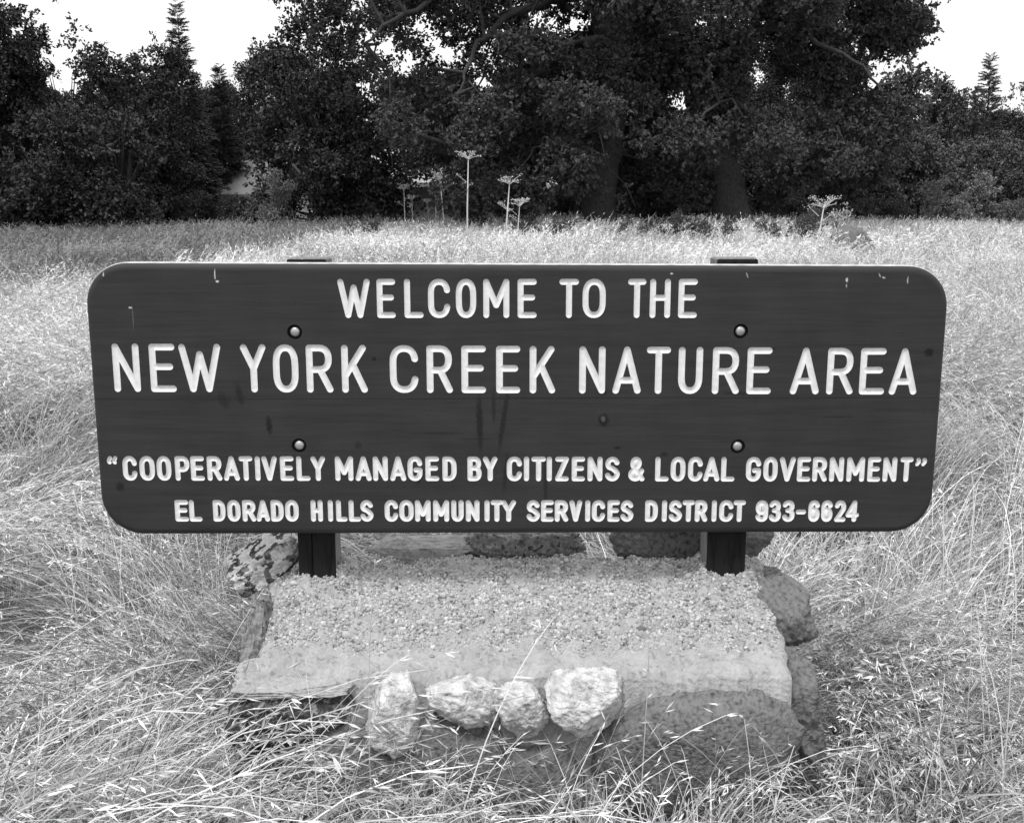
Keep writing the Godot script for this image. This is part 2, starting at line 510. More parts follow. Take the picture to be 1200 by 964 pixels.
# ---------------------------------------------------------------- stone base
func stone_mesh(size: Vector3, seed_: int, detail := 18, rough := 0.16, facets := 0.0, boxy := 3.0) -> ArrayMesh:
	# a rock: a superellipsoid pushed about by noise and cut by a few chisel planes
	var f := FastNoiseLite.new()
	f.seed = seed_
	f.frequency = 1.0
	f.fractal_octaves = 4
	var r := RandomNumberGenerator.new()
	r.seed = seed_
	var planes: Array = []
	for i in 16:
		planes.append([Vector3(r.randfn(), r.randfn(), r.randfn()).normalized(), r.randf_range(0.80, 1.10) + (0.22 if boxy >= 7.0 else 0.0)])
	var st := begin(true)
	var n := detail
	var seen := {}
	var count := 0
	for face in 6:
		var ids := PackedInt32Array()
		for j in n + 1:
			for i in n + 1:
				var q := Vector3(tan((2.0 * i / n - 1.0) * PI / 4.0), tan((2.0 * j / n - 1.0) * PI / 4.0), 1.0)
				match face:
					1: q = Vector3(q.x, -q.y, -q.z)
					2: q = Vector3(q.z, q.y, -q.x)
					3: q = Vector3(-q.z, q.y, q.x)
					4: q = Vector3(q.x, q.z, -q.y)
					5: q = Vector3(q.x, -q.z, q.y)
				var d := q.normalized()
				var key := Vector3i((d * 20000.0).round())
				if not seen.has(key):
					var k := pow(pow(absf(d.x), boxy) + pow(absf(d.y), boxy) + pow(absf(d.z), boxy), -1.0 / boxy)
					var p := d * k
					p *= 1.0 + rough * f.get_noise_3dv(p * 1.1)
					for pl in planes:
						var over: float = p.dot(pl[0]) - pl[1]
						if over > 0.0:
							p -= pl[0] * over * facets
					p += d * rough * (0.7 * (absf(f.get_noise_3dv(p * 2.2 + Vector3(9, 0, 0))) - 0.25) + 0.40 * f.get_noise_3dv(p * 5.0) + 0.2 * f.get_noise_3dv(p * 13.0))
					st.add_vertex(p * size * 0.5)
					seen[key] = count
					count += 1
				ids.append(seen[key])
		for j in n:
			for i in n:
				var a := j * (n + 1) + i
				for v in [a, a + n + 1, a + 1, a + 1, a + n + 1, a + n + 2]:
					st.add_index(ids[v])
	st.generate_normals()
	return st.commit()

func slab_height(x: float, z: float, cell: FastNoiseLite, soft: FastNoiseLite) -> float:
	# sloping mortar top: high by the posts, a smooth trowelled lip along the front
	var u := clampf((z + 2.70) / 0.47, 0.0, 1.0)
	var h := 0.548 - 0.130 * u
	h += 0.012 * soft.get_noise_2d(x * 260.0, z * 260.0)
	var pebbly := smoothstep(0.03, 0.14, u) * (1.0 - smoothstep(0.78, 0.88, u + 0.05 * soft.get_noise_2d(x * 900.0, 3.0)))
	var gap := cell.get_noise_2d(x * 1000.0 + 5.0 * soft.get_noise_2d(x * 2500.0, z * 2500.0), z * 1000.0) + 1.0
	var rugged := clampf(0.75 + 1.6 * soft.get_noise_2d(x * 700.0 + 30.0, z * 700.0), 0.15, 1.3)
	h += pebbly * rugged * (-0.006 * (1.0 - smoothstep(0.0, 0.35, gap)) + 0.012 * minf(0.0, soft.get_noise_2d(x * 3000.0, z * 3000.0) + 0.05))
	h += 0.0030 * soft.get_noise_2d(x * 4500.0, z * 4500.0) + 0.006 * soft.get_noise_2d(x * 1100.0 + 5.0, z * 1100.0)
	for p in POSTS:
		var dx := maxf(absf(x - p[0] - 0.0135) - p[1] * 0.5, 0.0)
		var dz := maxf(absf(z + 2.605) - 0.055, 0.0)
		var d := sqrt(dx * dx + dz * dz)
		h += 0.030 * exp(-d * d / 0.0009) * (1.0 + 0.9 * soft.get_noise_2d(x * 800.0, z * 800.0))
	return h

func build_base() -> void:
	var t := thing("stone_base", "low mortared stone base with rough concrete top carrying the sign posts", "base", Vector3.ZERO)
	var cell := FastNoiseLite.new()
	cell.seed = 3
	cell.noise_type = FastNoiseLite.TYPE_CELLULAR
	cell.cellular_return_type = FastNoiseLite.RETURN_DISTANCE2_SUB
	cell.frequency = 0.085
	cell.fractal_type = FastNoiseLite.FRACTAL_NONE
	var soft := FastNoiseLite.new()
	soft.seed = 8
	soft.frequency = 0.02
	soft.fractal_octaves = 4
	# concrete top, a real block with a lumpy upper face and ragged outline
	var nx := 520
	var nz := 190
	var st := begin(true)
	var zr := -2.70
	var zf := -2.225
	for j in nz + 1:
		for i in nx + 1:
			var v := float(j) / nz
			var u := float(i) / nx
			var z := lerpf(zr, zf, v)
			var xl := lerpf(-0.655, -0.600, v) + 0.012 * soft.get_noise_2d(z * 900.0, 7.0)
			var xr := lerpf(0.690, 0.655, v) + 0.014 * soft.get_noise_2d(z * 900.0, 90.0)
			var x := lerpf(xl, xr, u)
			z += 0.022 * soft.get_noise_2d(x * 420.0, 40.0) * smoothstep(0.6, 1.0, v)
			var edge := minf(minf(u * 1.3, (1.0 - u) * 1.3), minf(v * 0.47, (1.0 - v) * 0.47))
			var h := slab_height(x, z, cell, soft) - 0.022 * pow(1.0 - clampf(edge / 0.022, 0.0, 1.0), 2.0)
			if edge <= 0.0001:
				h -= 0.11
			st.add_vertex(Vector3(x, h, z))
	for j in nz:
		for i in nx:
			var a := j * (nx + 1) + i
			for k in [a, a + 1, a + nx + 1, a + 1, a + nx + 2, a + nx + 1]:
				st.add_index(k)
	st.generate_normals()
	var concrete := mat(0.38, 0.95, pattern(512, 12, 0.012, 0.62, 1.25, FastNoiseLite.TYPE_SIMPLEX_SMOOTH, 6), Vector3(4, 4, 4), 0.3)
	var grit := FastNoiseLite.new()
	grit.seed = 15
	grit.noise_type = FastNoiseLite.TYPE_CELLULAR
	grit.cellular_return_type = FastNoiseLite.RETURN_CELL_VALUE
	grit.frequency = 0.11
	grit.fractal_type = FastNoiseLite.FRACTAL_NONE
	var gi := grit.get_seamless_image(512, 512)
	var wash := FastNoiseLite.new()
	wash.seed = 16
	wash.frequency = 0.008
	var wi := wash.get_seamless_image(512, 512)
	for y in 512:
		for x in 512:
			var gv: float = gi.get_pixel(x, y).r
			var wv: float = wi.get_pixel(x, y).r
			gi.set_pixel(x, y, grey(clampf((0.80 + 0.20 * gv) * (0.72 + 0.5 * wv) * (0.7 if gv < 0.06 else 1.0), 0, 1)))
	gi.convert(Image.FORMAT_RGB8)
	gi.generate_mipmaps()
	concrete.albedo_texture = ImageTexture.create_from_image(gi)
	concrete.uv1_scale = Vector3(2.2, 2.2, 2.2)
	concrete.normal_enabled = true
	concrete.normal_texture = relief(512, 13, 0.05, FastNoiseLite.TYPE_SIMPLEX_SMOOTH, 5, 6.0)
	concrete.normal_scale = 0.9
	part("concrete_top", st.commit(), concrete, t)
	# the coarse grit that the rain has washed bare on it
	var gr := RandomNumberGenerator.new()
	gr.seed = 77
	var pebbles: Array = []
	var tones: Array = []
	for i in 26000:
		var v := gr.randf_range(0.02, 0.88)
		var z := lerpf(zr, zf, v)
		var x := lerpf(lerpf(-0.64, -0.585, v), lerpf(0.675, 0.64, v), gr.randf())
		var rugged := soft.get_noise_2d(x * 420.0 + 30.0, z * 420.0)
		var s := 0.0026 * exp(gr.randfn(0.0, 0.38))
		var tone := clampf(0.95 + gr.randfn(0.0, 0.26), 0.22, 1.4)
		var turn := Basis(Vector3(gr.randfn(), gr.randfn(), gr.randfn()).normalized(), gr.randf() * TAU)
		if rugged < gr.randf_range(-0.6, 0.1) or v > 0.72 + 0.10 * soft.get_noise_2d(x * 600.0, 2.0) + gr.randf() * gr.randf() * 0.2:
			continue
		pebbles.append(Transform3D(turn.scaled_local(Vector3(s * 1.3, s, s * 0.8)), Vector3(x, slab_height(x, z, cell, soft) + s * gr.randf_range(-0.5, 0.3), z)))
		tones.append(Color(tone, tone, tone))
	var gritty := mat(0.38, 0.95, null, Vector3.ONE, 0.3)
	gritty.vertex_color_use_as_albedo = true
	var ag := swarm("washed_grit", stone_mesh(Vector3(2, 2, 2), 88, 4, 0.3, 1.0, 3.0), gritty, t, pebbles, tones)
	ag.set_meta("kind", "stuff")
	# mortar core under it, behind the stones
	var mortar := mat(0.30, 0.95, pattern(512, 14, 0.02, 0.6, 1.25, FastNoiseLite.TYPE_SIMPLEX_SMOOTH, 6), Vector3(5, 5, 5), 0.3)
	mortar.normal_enabled = true
	mortar.normal_texture = concrete.normal_texture
	part("mortar_core", stone_mesh(Vector3(1.22, 0.80, 0.47), 41, 26, 0.05, 0.0, 7.0), mortar, t, Vector3(0.02, 0.015, -2.455))
	var nrm := relief(512, 23, 0.03, FastNoiseLite.TYPE_SIMPLEX_SMOOTH, 7, 14.0)
	var plain := mat(0.17, 0.9, pattern(512, 21, 0.02, 0.0, 1.9, FastNoiseLite.TYPE_SIMPLEX_SMOOTH, 7, [[0.70, 1.0]]), Vector3(5, 5, 5), 0.35)
	var quartz := mat(0.58, 0.7, pattern(512, 22, 0.010, 0.25, 1.5, FastNoiseLite.TYPE_SIMPLEX_SMOOTH, 6), Vector3(5, 5, 5), 0.5)
	var lichen := mat(1.0, 0.95, pattern(512, 24, 0.03, 0.012, 0.10, FastNoiseLite.TYPE_SIMPLEX_SMOOTH, 6, [[0.61, 0.16], [0.70, 0.36]]), Vector3(3.4, 3.4, 3.4), 0.2)
	var pale := mat(1.0, 0.95, pattern(512, 25, 0.010, 0.40, 0.80, FastNoiseLite.TYPE_SIMPLEX_SMOOTH, 7, [[0.60, 0.25], [0.64, 0.04]]), Vector3(4, 4, 4), 0.2)
	var slaty := mat(0.26, 0.9, pattern(512, 26, 0.014, 0.1, 1.7, FastNoiseLite.TYPE_SIMPLEX_SMOOTH, 6, [[0.68, 0.12]]), Vector3(4, 4, 4), 0.35)
	for m in [plain, quartz, lichen, pale, slaty]:
		m.normal_enabled = true
		m.normal_texture = nrm
		m.normal_scale = 1.0
	# [size, place, turn in degrees, seed, roughness, facets, boxiness, material, label]
	var stones := [
		[Vector3(.265, .024, .15), Vector3(-.508, .400, -2.245), Vector3(8, 5, -2), 50, .14, 1.0, 8.0, concrete, "thin pale flake of mortar on the lichened corner block"],
		[Vector3(.29, .135, .20), Vector3(-.515, .330, -2.262), Vector3(4, 5, -2), 51, .07, 1.0, 12.0, lichen, "dark stone block blotched with lichen at the front corner"],
		[Vector3(.16, .30, .17), Vector3(-.590, .15, -2.275), Vector3(0, -12, 6), 52, .16, 1.0, 5.0, lichen, "dark lichened stone under the corner block"],
		[Vector3(.58, .42, .20), Vector3(-.265, .125, -2.255), Vector3(10, 3, -6), 53, .08, .5, 3.2, plain, "broad smooth grey boulder low in the front"],
		[Vector3(.132, .185, .12), Vector3(-.268, .335, -2.190), Vector3(-6, 10, -3), 54, .17, 1.0, 4.5, quartz, "upright white quartz rock standing proud of the front"],
		[Vector3(.175, .115, .12), Vector3(-.112, .362, -2.205), Vector3(5, 12, -14), 55, .20, 1.0, 4.0, quartz, "white quartz rock with a cleft, lying slantwise"],
		[Vector3(.10, .14, .10), Vector3(.020, .345, -2.205), Vector3(12, 20, 32), 56, .18, 1.0, 4.0, quartz, "smaller pale quartz rock leaning in the mortar"],
		[Vector3(.175, .14, .13), Vector3(.165, .362, -2.210), Vector3(0, -8, 4), 57, .17, 1.0, 5.0, quartz, "blocky white quartz rock beside the dark boulder"],
		[Vector3(.50, .42, .20), Vector3(.440, .165, -2.270), Vector3(8, -4, 3), 58, .10, .7, 3.6, plain, "wide dark rounded boulder at the front"],
		[Vector3(.26, .34, .18), Vector3(.08, .10, -2.255), Vector3(0, 10, 8), 59, .12, .7, 3.4, plain, ""],
		[Vector3(.20, .09, .17), Vector3(-.672, .548, -2.66), Vector3(6, 22, 32), 60, .13, 1.0, 8.0, pale, "whitish stone with black lichen at the back corner"],
		[Vector3(.075, .30, .36), Vector3(-.640, .355, -2.475), Vector3(-14, -2, -5), 61, .12, 1.0, 5.0, slaty, "thin slaty stone set on edge along the side"],
		[Vector3(.27, .06, .10), Vector3(-.245, .562, -2.73), Vector3(0, 2, 2), 62, .14, .9, 3.6, concrete, ""],
		[Vector3(.36, .10, .13), Vector3(.01, .562, -2.75), Vector3(4, 0, 2), 63, .24, 1.0, 4.0, slaty, "flat split stone along the back edge"],
		[Vector3(.50, .20, .18), Vector3(.50, .575, -2.80), Vector3(5, 2, 0), 64, .12, 1.0, 5.0, plain, "large rough block behind the back edge"],
		[Vector3(.16, .20, .30), Vector3(.685, .43, -2.585), Vector3(-8, 8, 10), 65, .16, 1.0, 4.5, plain, "smooth grey stone at the side"],
		[Vector3(.15, .28, .26), Vector3(.690, .27, -2.38), Vector3(0, 10, 6), 66, .18, 1.0, 4.0, plain, ""],
		[Vector3(.30, .40, .30), Vector3(-.52, .10, -2.55), Vector3(0, 10, 6), 67, .14, .6, 3.0, plain, ""],
		[Vector3(.60, .50, .20), Vector3(-.30, .25, -2.72), Vector3(0, 0, 0), 68, .12, .6, 3.6, plain, ""],
		[Vector3(.70, .50, .20), Vector3(.32, .25, -2.73), Vector3(0, 2, 0), 69, .12, .6, 3.6, plain, ""]]
	for s in stones:
		var o := part("stone", stone_mesh(s[0], s[3], 22 if s[0].x < 0.4 else 28, s[4], s[5], s[6]), s[7], t, s[1])
		o.rotation_degrees = s[2]
		if s[8] != "":
			o.set_meta("label", s[8])

# ---------------------------------------------------------------- dry grass
func blade(st: SurfaceTool, root: Vector3, az: float, th0: float, th1: float, length: float, width: float, segs: int, tone: float, roll: float, sway := 0.0) -> Array:
	# one bent stem as a narrow strip; gives back its points
	var pts: Array = [root]
	var p := root
	for i in segs:
		var s := (i + 0.5) / segs
		var th := lerpf(th0, th1, pow(s, 1.2))
		var a := az + sway * s
		p += Vector3(sin(th) * cos(a), cos(th), sin(th) * sin(a)) * length / segs
		p.y = maxf(p.y, 0.008)
		pts.append(p)
	st.set_color(Color(tone, tone, tone))
	var side := Vector3(-sin(az), 0, cos(az)).rotated(Vector3(cos(az), 0.3, sin(az)).normalized(), roll) * width * 0.5
	for i in segs:
		var w0 := 1.0 - 0.6 * float(i) / segs
		var w1 := 1.0 - 0.6 * float(i + 1) / segs
		var a: Vector3 = pts[i] - side * w0
		var b: Vector3 = pts[i] + side * w0
		var c: Vector3 = pts[i + 1] + side * w1
		var d: Vector3 = pts[i + 1] - side * w1
		for v in [a, d, c, a, c, b]:
			st.add_vertex(v)
	return pts

func spikelet(st: SurfaceTool, p: Vector3, d: Vector3, l: float, w: float, tone: float) -> void:
	var s := d.cross(Vector3(gauss(), gauss(), gauss())).normalized() * w * 0.5
	var n := d.cross(s).normalized() * w * 0.35
	st.set_color(Color(tone, tone, tone))
	var e := p + d * l
	var m := p + d * l * 0.42
	for v in [p, m + s, m + n, m + n, m + s, e, p, m + n, m - s, m - s, m + n, e]:
		st.add_vertex(v)

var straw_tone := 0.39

func tuft(stems: int, spread: float, fan: float, lean0: Vector2, lean1: Vector2, length: Vector2, width: float, heads: int, head_size: float, segs: int, leafy := 0.25) -> ArrayMesh:
	var st := begin(false)
	for i in stems:
		var a := rng.randf() * TAU
		var root := Vector3(cos(a), 0, sin(a)) * spread * sqrt(rng.randf())
		var az := gauss(fan)
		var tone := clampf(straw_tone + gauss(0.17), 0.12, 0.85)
		if rng.randf() < leafy:
			blade(st, root, az + gauss(0.5), rng.randf_range(lean0.x, lean0.y), rng.randf_range(lean1.x, lean1.y) + 0.5, rng.randf_range(length.x, length.y) * 0.6, width * rng.randf_range(1.5, 2.4), segs, tone * 0.85, gauss(0.6), gauss(0.8))
			continue
		var pts := blade(st, root, az, rng.randf_range(lean0.x, lean0.y), rng.randf_range(lean1.x, lean1.y), rng.randf_range(length.x, length.y), width * rng.randf_range(0.7, 1.25), segs, tone, gauss(0.9), gauss(0.4))
		var n := pts.size()
		for k in heads:
			var u := rng.randf() * 1.6
			var at: Vector3 = pts[n - 1].lerp(pts[n - 2], clampf(u, 0, 1))
			if u > 1.0:
				at = pts[n - 2].lerp(pts[n - 3], u - 1.0)
			var d: Vector3 = (pts[n - 1] - pts[n - 2]).normalized() + Vector3(gauss(0.35), gauss(0.3) - 0.35, gauss(0.35))
			spikelet(st, at, d.normalized(), head_size * rng.randf_range(0.7, 1.3), head_size * 0.16, clampf(tone * 1.25 + gauss(0.1), 0.3, 0.85))
	return done(st)

func inside_base(x: float, z: float, m: float) -> bool:
	return x > -0.70 - m and x < 0.76 + m and z > -2.86 - m and z < -2.17 + m * 0.35

func in_zone(zone: int, x: float, z: float, aim: FastNoiseLite) -> bool:
	match zone:
		1: return not inside_base(x, z, 0.62)
		2: return absf(x) < 1.2
		5: return inside_base(x, z, 0.70)
		7: return x > 0.95 and x < 1.5
		6: return aim.get_noise_2d(x * 45.0 + 9.0, z * 45.0) > 0.05 and not inside_base(x, z, 0.35)
		3: return not (-z > 12.5 + maxf(x + 6.5, 0.0) * 3.6 and x < -1.5)
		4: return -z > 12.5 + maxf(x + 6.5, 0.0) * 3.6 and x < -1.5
	return true

func sow(meshes: Array, parent: Node, straw: Material, d0: float, d1: float, per_m2: float, scale: Vector2, aim: FastNoiseLite, keep_off: float, squash := 1.0, zone := 0) -> void:
	var xf: Array = []
	var cols: Array = []
	for m in meshes:
		xf.append([])
		cols.append([])
	var d := d0
	while d < d1:
		var step := 0.25 if d < 8.0 else 1.0
		var half := d * 0.52 + 1.6 + (0.1 * d)
		var n := int(per_m2 * 2.0 * half * step)
		for i in n:
			var x := rng.randf_range(-half, half)
			var z := -(d + rng.randf() * step)
			var ok := not inside_base(x, z, keep_off)
			var pick := rng.randi() % meshes.size()
			var a := aim.get_noise_2d(x * 26.0, z * 26.0) * 4.2 + gauss(0.2) - 0.6
			var s := rng.randf_range(scale.x, scale.y) * (1.0 + 0.5 * aim.get_noise_2d(x * 60.0 + 70.0, z * 60.0))
			var knoll := aim.get_noise_2d(x * 85.0 + 300.0, z * 85.0)
			if d0 < 2.0 and (zone == 1 or zone == 6) and not inside_base(x, z, 0.8) and knoll < -0.34 and rng.randf() < 0.85:
				ok = false
			if not ok or not in_zone(zone, x, z, aim):
				continue
			var b := Basis(Vector3.UP, a).scaled(Vector3(s, s * squash, s))
			xf[pick].append(Transform3D(b, Vector3(x, ground_height(x, z) - 0.01 + (0.09 * maxf(knoll, -0.1) if zone < 5 and zone != 2 and d < 7.0 else 0.0), z)))
			var c := clampf(1.0 + 0.6 * aim.get_noise_2d(x * 18.0 - 40.0, z * 18.0) + gauss(0.10), 0.5, 1.5)
			cols[pick].append(Color(c, c, c))
		d += step
	for k in meshes.size():
		if xf[k].size():
			var o := swarm("grass_tufts", meshes[k], straw, parent, xf[k], cols[k])
			o.set_meta("kind", "stuff")

func build_grass() -> void:
	var t := Node3D.new()
	t.name = "dry_grass"
	add_child(t)
	t.set_meta("label", "dense pale dry grass lodged and tangled all over the field")
	t.set_meta("category", "grass")
	t.set_meta("kind", "stuff")
	var straw := mat(1.0, 0.7, null, Vector3.ONE, 0.3)
	straw.vertex_color_use_as_albedo = true
	straw.backlight = Color(0.2, 0.2, 0.2)
	var aim := FastNoiseLite.new()
	aim.seed = 17
	aim.frequency = 0.02
	aim.fractal_octaves = 2
	# swathes of lodged stems, more upright ones in patches, single tufts close round the base
	var lodged: Array = []
	for k in 6:
		lodged.append(tuft(185, 0.30, 0.26, Vector2(0.2, 0.9), Vector2(1.3, 2.0), Vector2(0.35, 0.75), 0.0033, 4, 0.025, 6, 0.16))
	var upright: Array = []
	for k in 4:
		upright.append(tuft(70, 0.26, 0.7, Vector2(0.0, 0.4), Vector2(0.5, 1.9), Vector2(0.36, 0.66), 0.0034, 5, 0.026, 6, 0.25))
	var small: Array = []
	for k in 5:
		small.append(tuft(28, 0.06, 0.6, Vector2(0.1, 0.6), Vector2(0.9, 2.0), Vector2(0.26, 0.50), 0.0031, 4, 0.024, 6, 0.35))
	sow(lodged, t, straw, 0.9, 7.0, 9.5, Vector2(0.75, 1.1), aim, 0.30, 1.0, 1)
	sow(upright, t, straw, 0.9, 7.0, 6, Vector2(0.65, 1.0), aim, 0.0, 1.0, 6)
	# litter of fallen stems on the soil
	var litter: Array = []
	for k in 3:
		litter.append(tuft(150, 0.30, 2.5, Vector2(1.15, 1.5), Vector2(1.5, 1.75), Vector2(0.12, 0.34), 0.0030, 1, 0.018, 4, 0.2))
	sow(litter, t, straw, 0.9, 7.0, 8, Vector2(0.8, 1.2), aim, -0.02, 1.0, 8)
	sow(small, t, straw, 1.0, 4.0, 150, Vector2(0.6, 1.0), aim, 0.04, 1.0, 5)
	# broad-bladed grass in front of the stones
	var fr: Array = []
	for k in 4:
		fr.append(tuft(20, 0.06, 1.6, Vector2(0.0, 0.5), Vector2(0.6, 2.2), Vector2(0.30, 0.58), 0.0030, 4, 0.024, 7, 0.7))
	sow(fr, t, straw, 1.45, 2.2, 120, Vector2(0.75, 1.15), aim, 0.0, 1.0, 2)
	sow(upright, t, straw, 2.2, 3.2, 7, Vector2(0.55, 0.8), aim, 0.0, 1.0, 7)
	# single long stalks that stand clear of the rest: root x, z, direction, start lean, end lean, length, tone
	var st := begin(false)
	for q in [[-0.31, -2.12, 0.9, -0.15, 0.35, 0.75, 0.6], [-1.02, -2.75, 2.6, 0.3, 0.75, 0.42, 0.08], [-1.25, -3.0, 0.3, 0.1, 0.9, 0.6, 0.5], [-0.95, -2.9, 5.6, 0.5, 0.9, 0.75, 0.6], [0.28, -2.05, 1.4, 0.0, 0.4, 0.62, 0.6], [0.30, -2.1, 3.6, 0.2, 0.9, 0.6, 0.5], [0.62, -1.95, 2.2, 0.1, 1.0, 0.7, 0.6], [1.0, -2.3, 1.0, 0.0, 0.5, 0.7, 0.6], [1.3, -2.2, 0.4, 0.0, 0.3, 0.8, 0.6], [-0.15, -1.9, 5.2, 0.3, 1.0, 0.7, 0.55], [0.05, -1.85, 0.2, 0.2, 1.0, 0.7, 0.6], [-0.6, -1.9, 6.0, 0.3, 0.9, 0.7, 0.5], [1.5, -2.8, 4.0, 0.2, 0.9, 0.8, 0.6], [-1.5, -2.6, 0.5, 0.1, 0.8, 0.8, 0.6]]:
		var pts := blade(st, Vector3(q[0], ground_height(q[0], q[1]), q[1]), q[2], q[3], q[4], q[5], 0.004, 9, q[6], 0.4, 0.3)
		for k in 5:
			spikelet(st, pts[9 - k % 3], (pts[9] - pts[8]).normalized() + Vector3(gauss(0.3), -0.2, gauss(0.3)), 0.024, 0.005, minf(q[6] * 1.3, 0.8))
	var stalks := part("long_stalks", done(st), straw, t)
	stalks.set_meta("kind", "stuff")
	# middle distance
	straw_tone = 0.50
	var mid: Array = []
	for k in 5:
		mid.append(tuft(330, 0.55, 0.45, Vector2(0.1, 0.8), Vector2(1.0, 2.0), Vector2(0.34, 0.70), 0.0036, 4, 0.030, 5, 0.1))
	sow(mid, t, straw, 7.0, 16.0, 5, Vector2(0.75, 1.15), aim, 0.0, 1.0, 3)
	var mid2: Array = []
	for k in 3:
		mid2.append(tuft(130, 0.5, 1.3, Vector2(0.0, 0.3), Vector2(0.4, 1.5), Vector2(0.40, 0.70), 0.0038, 6, 0.034, 5, 0.1))
	sow(mid2, t, straw, 7.0, 16.0, 2.6, Vector2(0.75, 1.15), aim, 0.0, 1.0, 3)
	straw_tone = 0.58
	var far: Array = []
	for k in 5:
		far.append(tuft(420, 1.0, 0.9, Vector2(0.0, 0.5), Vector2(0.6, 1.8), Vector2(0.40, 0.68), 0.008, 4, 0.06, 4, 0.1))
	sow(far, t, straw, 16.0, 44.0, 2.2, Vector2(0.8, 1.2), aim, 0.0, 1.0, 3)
	# grass in the dip before the trees; tree shade put into its darker colour
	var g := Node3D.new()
	g.name = "shaded_grass"
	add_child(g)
	g.set_meta("label", "grass in the dip at the foot of the trees, coloured darker for their shade")
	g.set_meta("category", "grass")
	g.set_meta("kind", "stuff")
	var shade_straw := mat(0.42, 0.7, null, Vector3.ONE, 0.3)
	shade_straw.vertex_color_use_as_albedo = true
	shade_straw.backlight = straw.backlight
	sow(far, g, shade_straw, 11.0, 46.0, 2.0, Vector2(0.8, 1.2), aim, 0.0, 1.0, 4)

# ---------------------------------------------------------------- trees and plants
func leaf(st: SurfaceTool, p: Vector3, d: Vector3, l: float, w: float, tone: float) -> void:
	# one folded leaf of four faces
	var s := d.cross(Vector3(gauss(), gauss(), gauss())).normalized()
	var n := s.cross(d).normalized()
	st.set_color(Color(tone, tone, tone))
	var a := p + d * l * 0.35 + s * w * 0.5 + n * w * 0.15
	var b := p + d * l * 0.75 + s * w * 0.38 + n * w * 0.12
	var a2 := p + d * l * 0.35 - s * w * 0.5 + n * w * 0.15
	var b2 := p + d * l * 0.75 - s * w * 0.38 + n * w * 0.12
	var e := p + d * l
	for v in [p, a, e, a, b, e, p, e, a2, a2, e, b2]:
		st.add_vertex(v)

func sprig(n: int, radius: float, l: float, w: float) -> ArrayMesh:
	# leaves round a few twiglets
	var st := begin(false)
	for t in 4:
		var d := Vector3(gauss(), gauss() * 0.8, gauss()).normalized()
		for i in n / 4:
			var p := d * radius * rng.randf_range(0.1, 1.0) + Vector3(gauss(), gauss(), gauss()) * radius * 0.10
			var ld := (d + Vector3(gauss(0.8), gauss(0.8) - 0.2, gauss(0.8))).normalized()
			leaf(st, p, ld, l * rng.randf_range(0.65, 1.2), w * rng.randf_range(0.7, 1.15), clampf(1.0 + gauss(0.28), 0.4, 1.8))
	return done(st)

func needle_spray(radius: float) -> ArrayMesh:
	# drooping flat spray of a conifer bough
	var st := begin(false)
	for i in 74:
		var u := rng.randf()
		var p := Vector3(u * radius, -0.18 * radius * u * u + gauss(0.04) * radius, gauss(0.22) * radius * (1.0 - 0.6 * u))
		var d := Vector3(0.8, -0.15 + gauss(0.35), gauss(0.7)).normalized()
		leaf(st, p, d, radius * 0.22 * rng.randf_range(0.6, 1.2), radius * 0.07, clampf(1.0 + gauss(0.25), 0.4, 1.7))
	return done(st)

func random_basis(s: float) -> Basis:
	return Basis(Vector3(gauss(), gauss(), gauss()).normalized(), rng.randf() * TAU).scaled(Vector3(s, s, s))

var sprigs: Array = []
var coarse: Array = []
var sprays: Array = []
var gaps := FastNoiseLite.new()

func crown(parent: Node3D, clumps: Array, kinds: Array, per: float, m: Material, origin: Vector3, sc: Vector2, hole := -0.26) -> void:
	var xf: Array = []
	for c in clumps:
		var ctr := Vector3(c[0], c[1], c[2])
		var r: float = c[3]
		for i in int(per * r * r):
			var d := Vector3(gauss(), gauss(), gauss()).normalized()
			var p := ctr + d * r * pow(rng.randf(), 0.42) * Vector3(1.0, 0.78, 1.0) * (1.0 + 0.25 * gaps.get_noise_3dv((ctr + d * r) * 9.0))
			if gaps.get_noise_3dv(p * 6.0) < hole:
				continue
			xf.append(Transform3D(random_basis(rng.randf_range(sc.x, sc.y)), p - origin))
	var o := swarm("crown", kinds[rng.randi() % kinds.size()], m, parent, xf)
	o.set_meta("kind", "stuff")

func foliage(v: float) -> StandardMaterial3D:
	var key := "leaf%.3f" % v
	if not M.has(key):
		var m := mat(v, 0.65, null, Vector3.ONE, 0.35)
		m.vertex_color_use_as_albedo = true
		m.backlight = Color(0.3, 0.3, 0.3)
		M[key] = m
	return M[key]

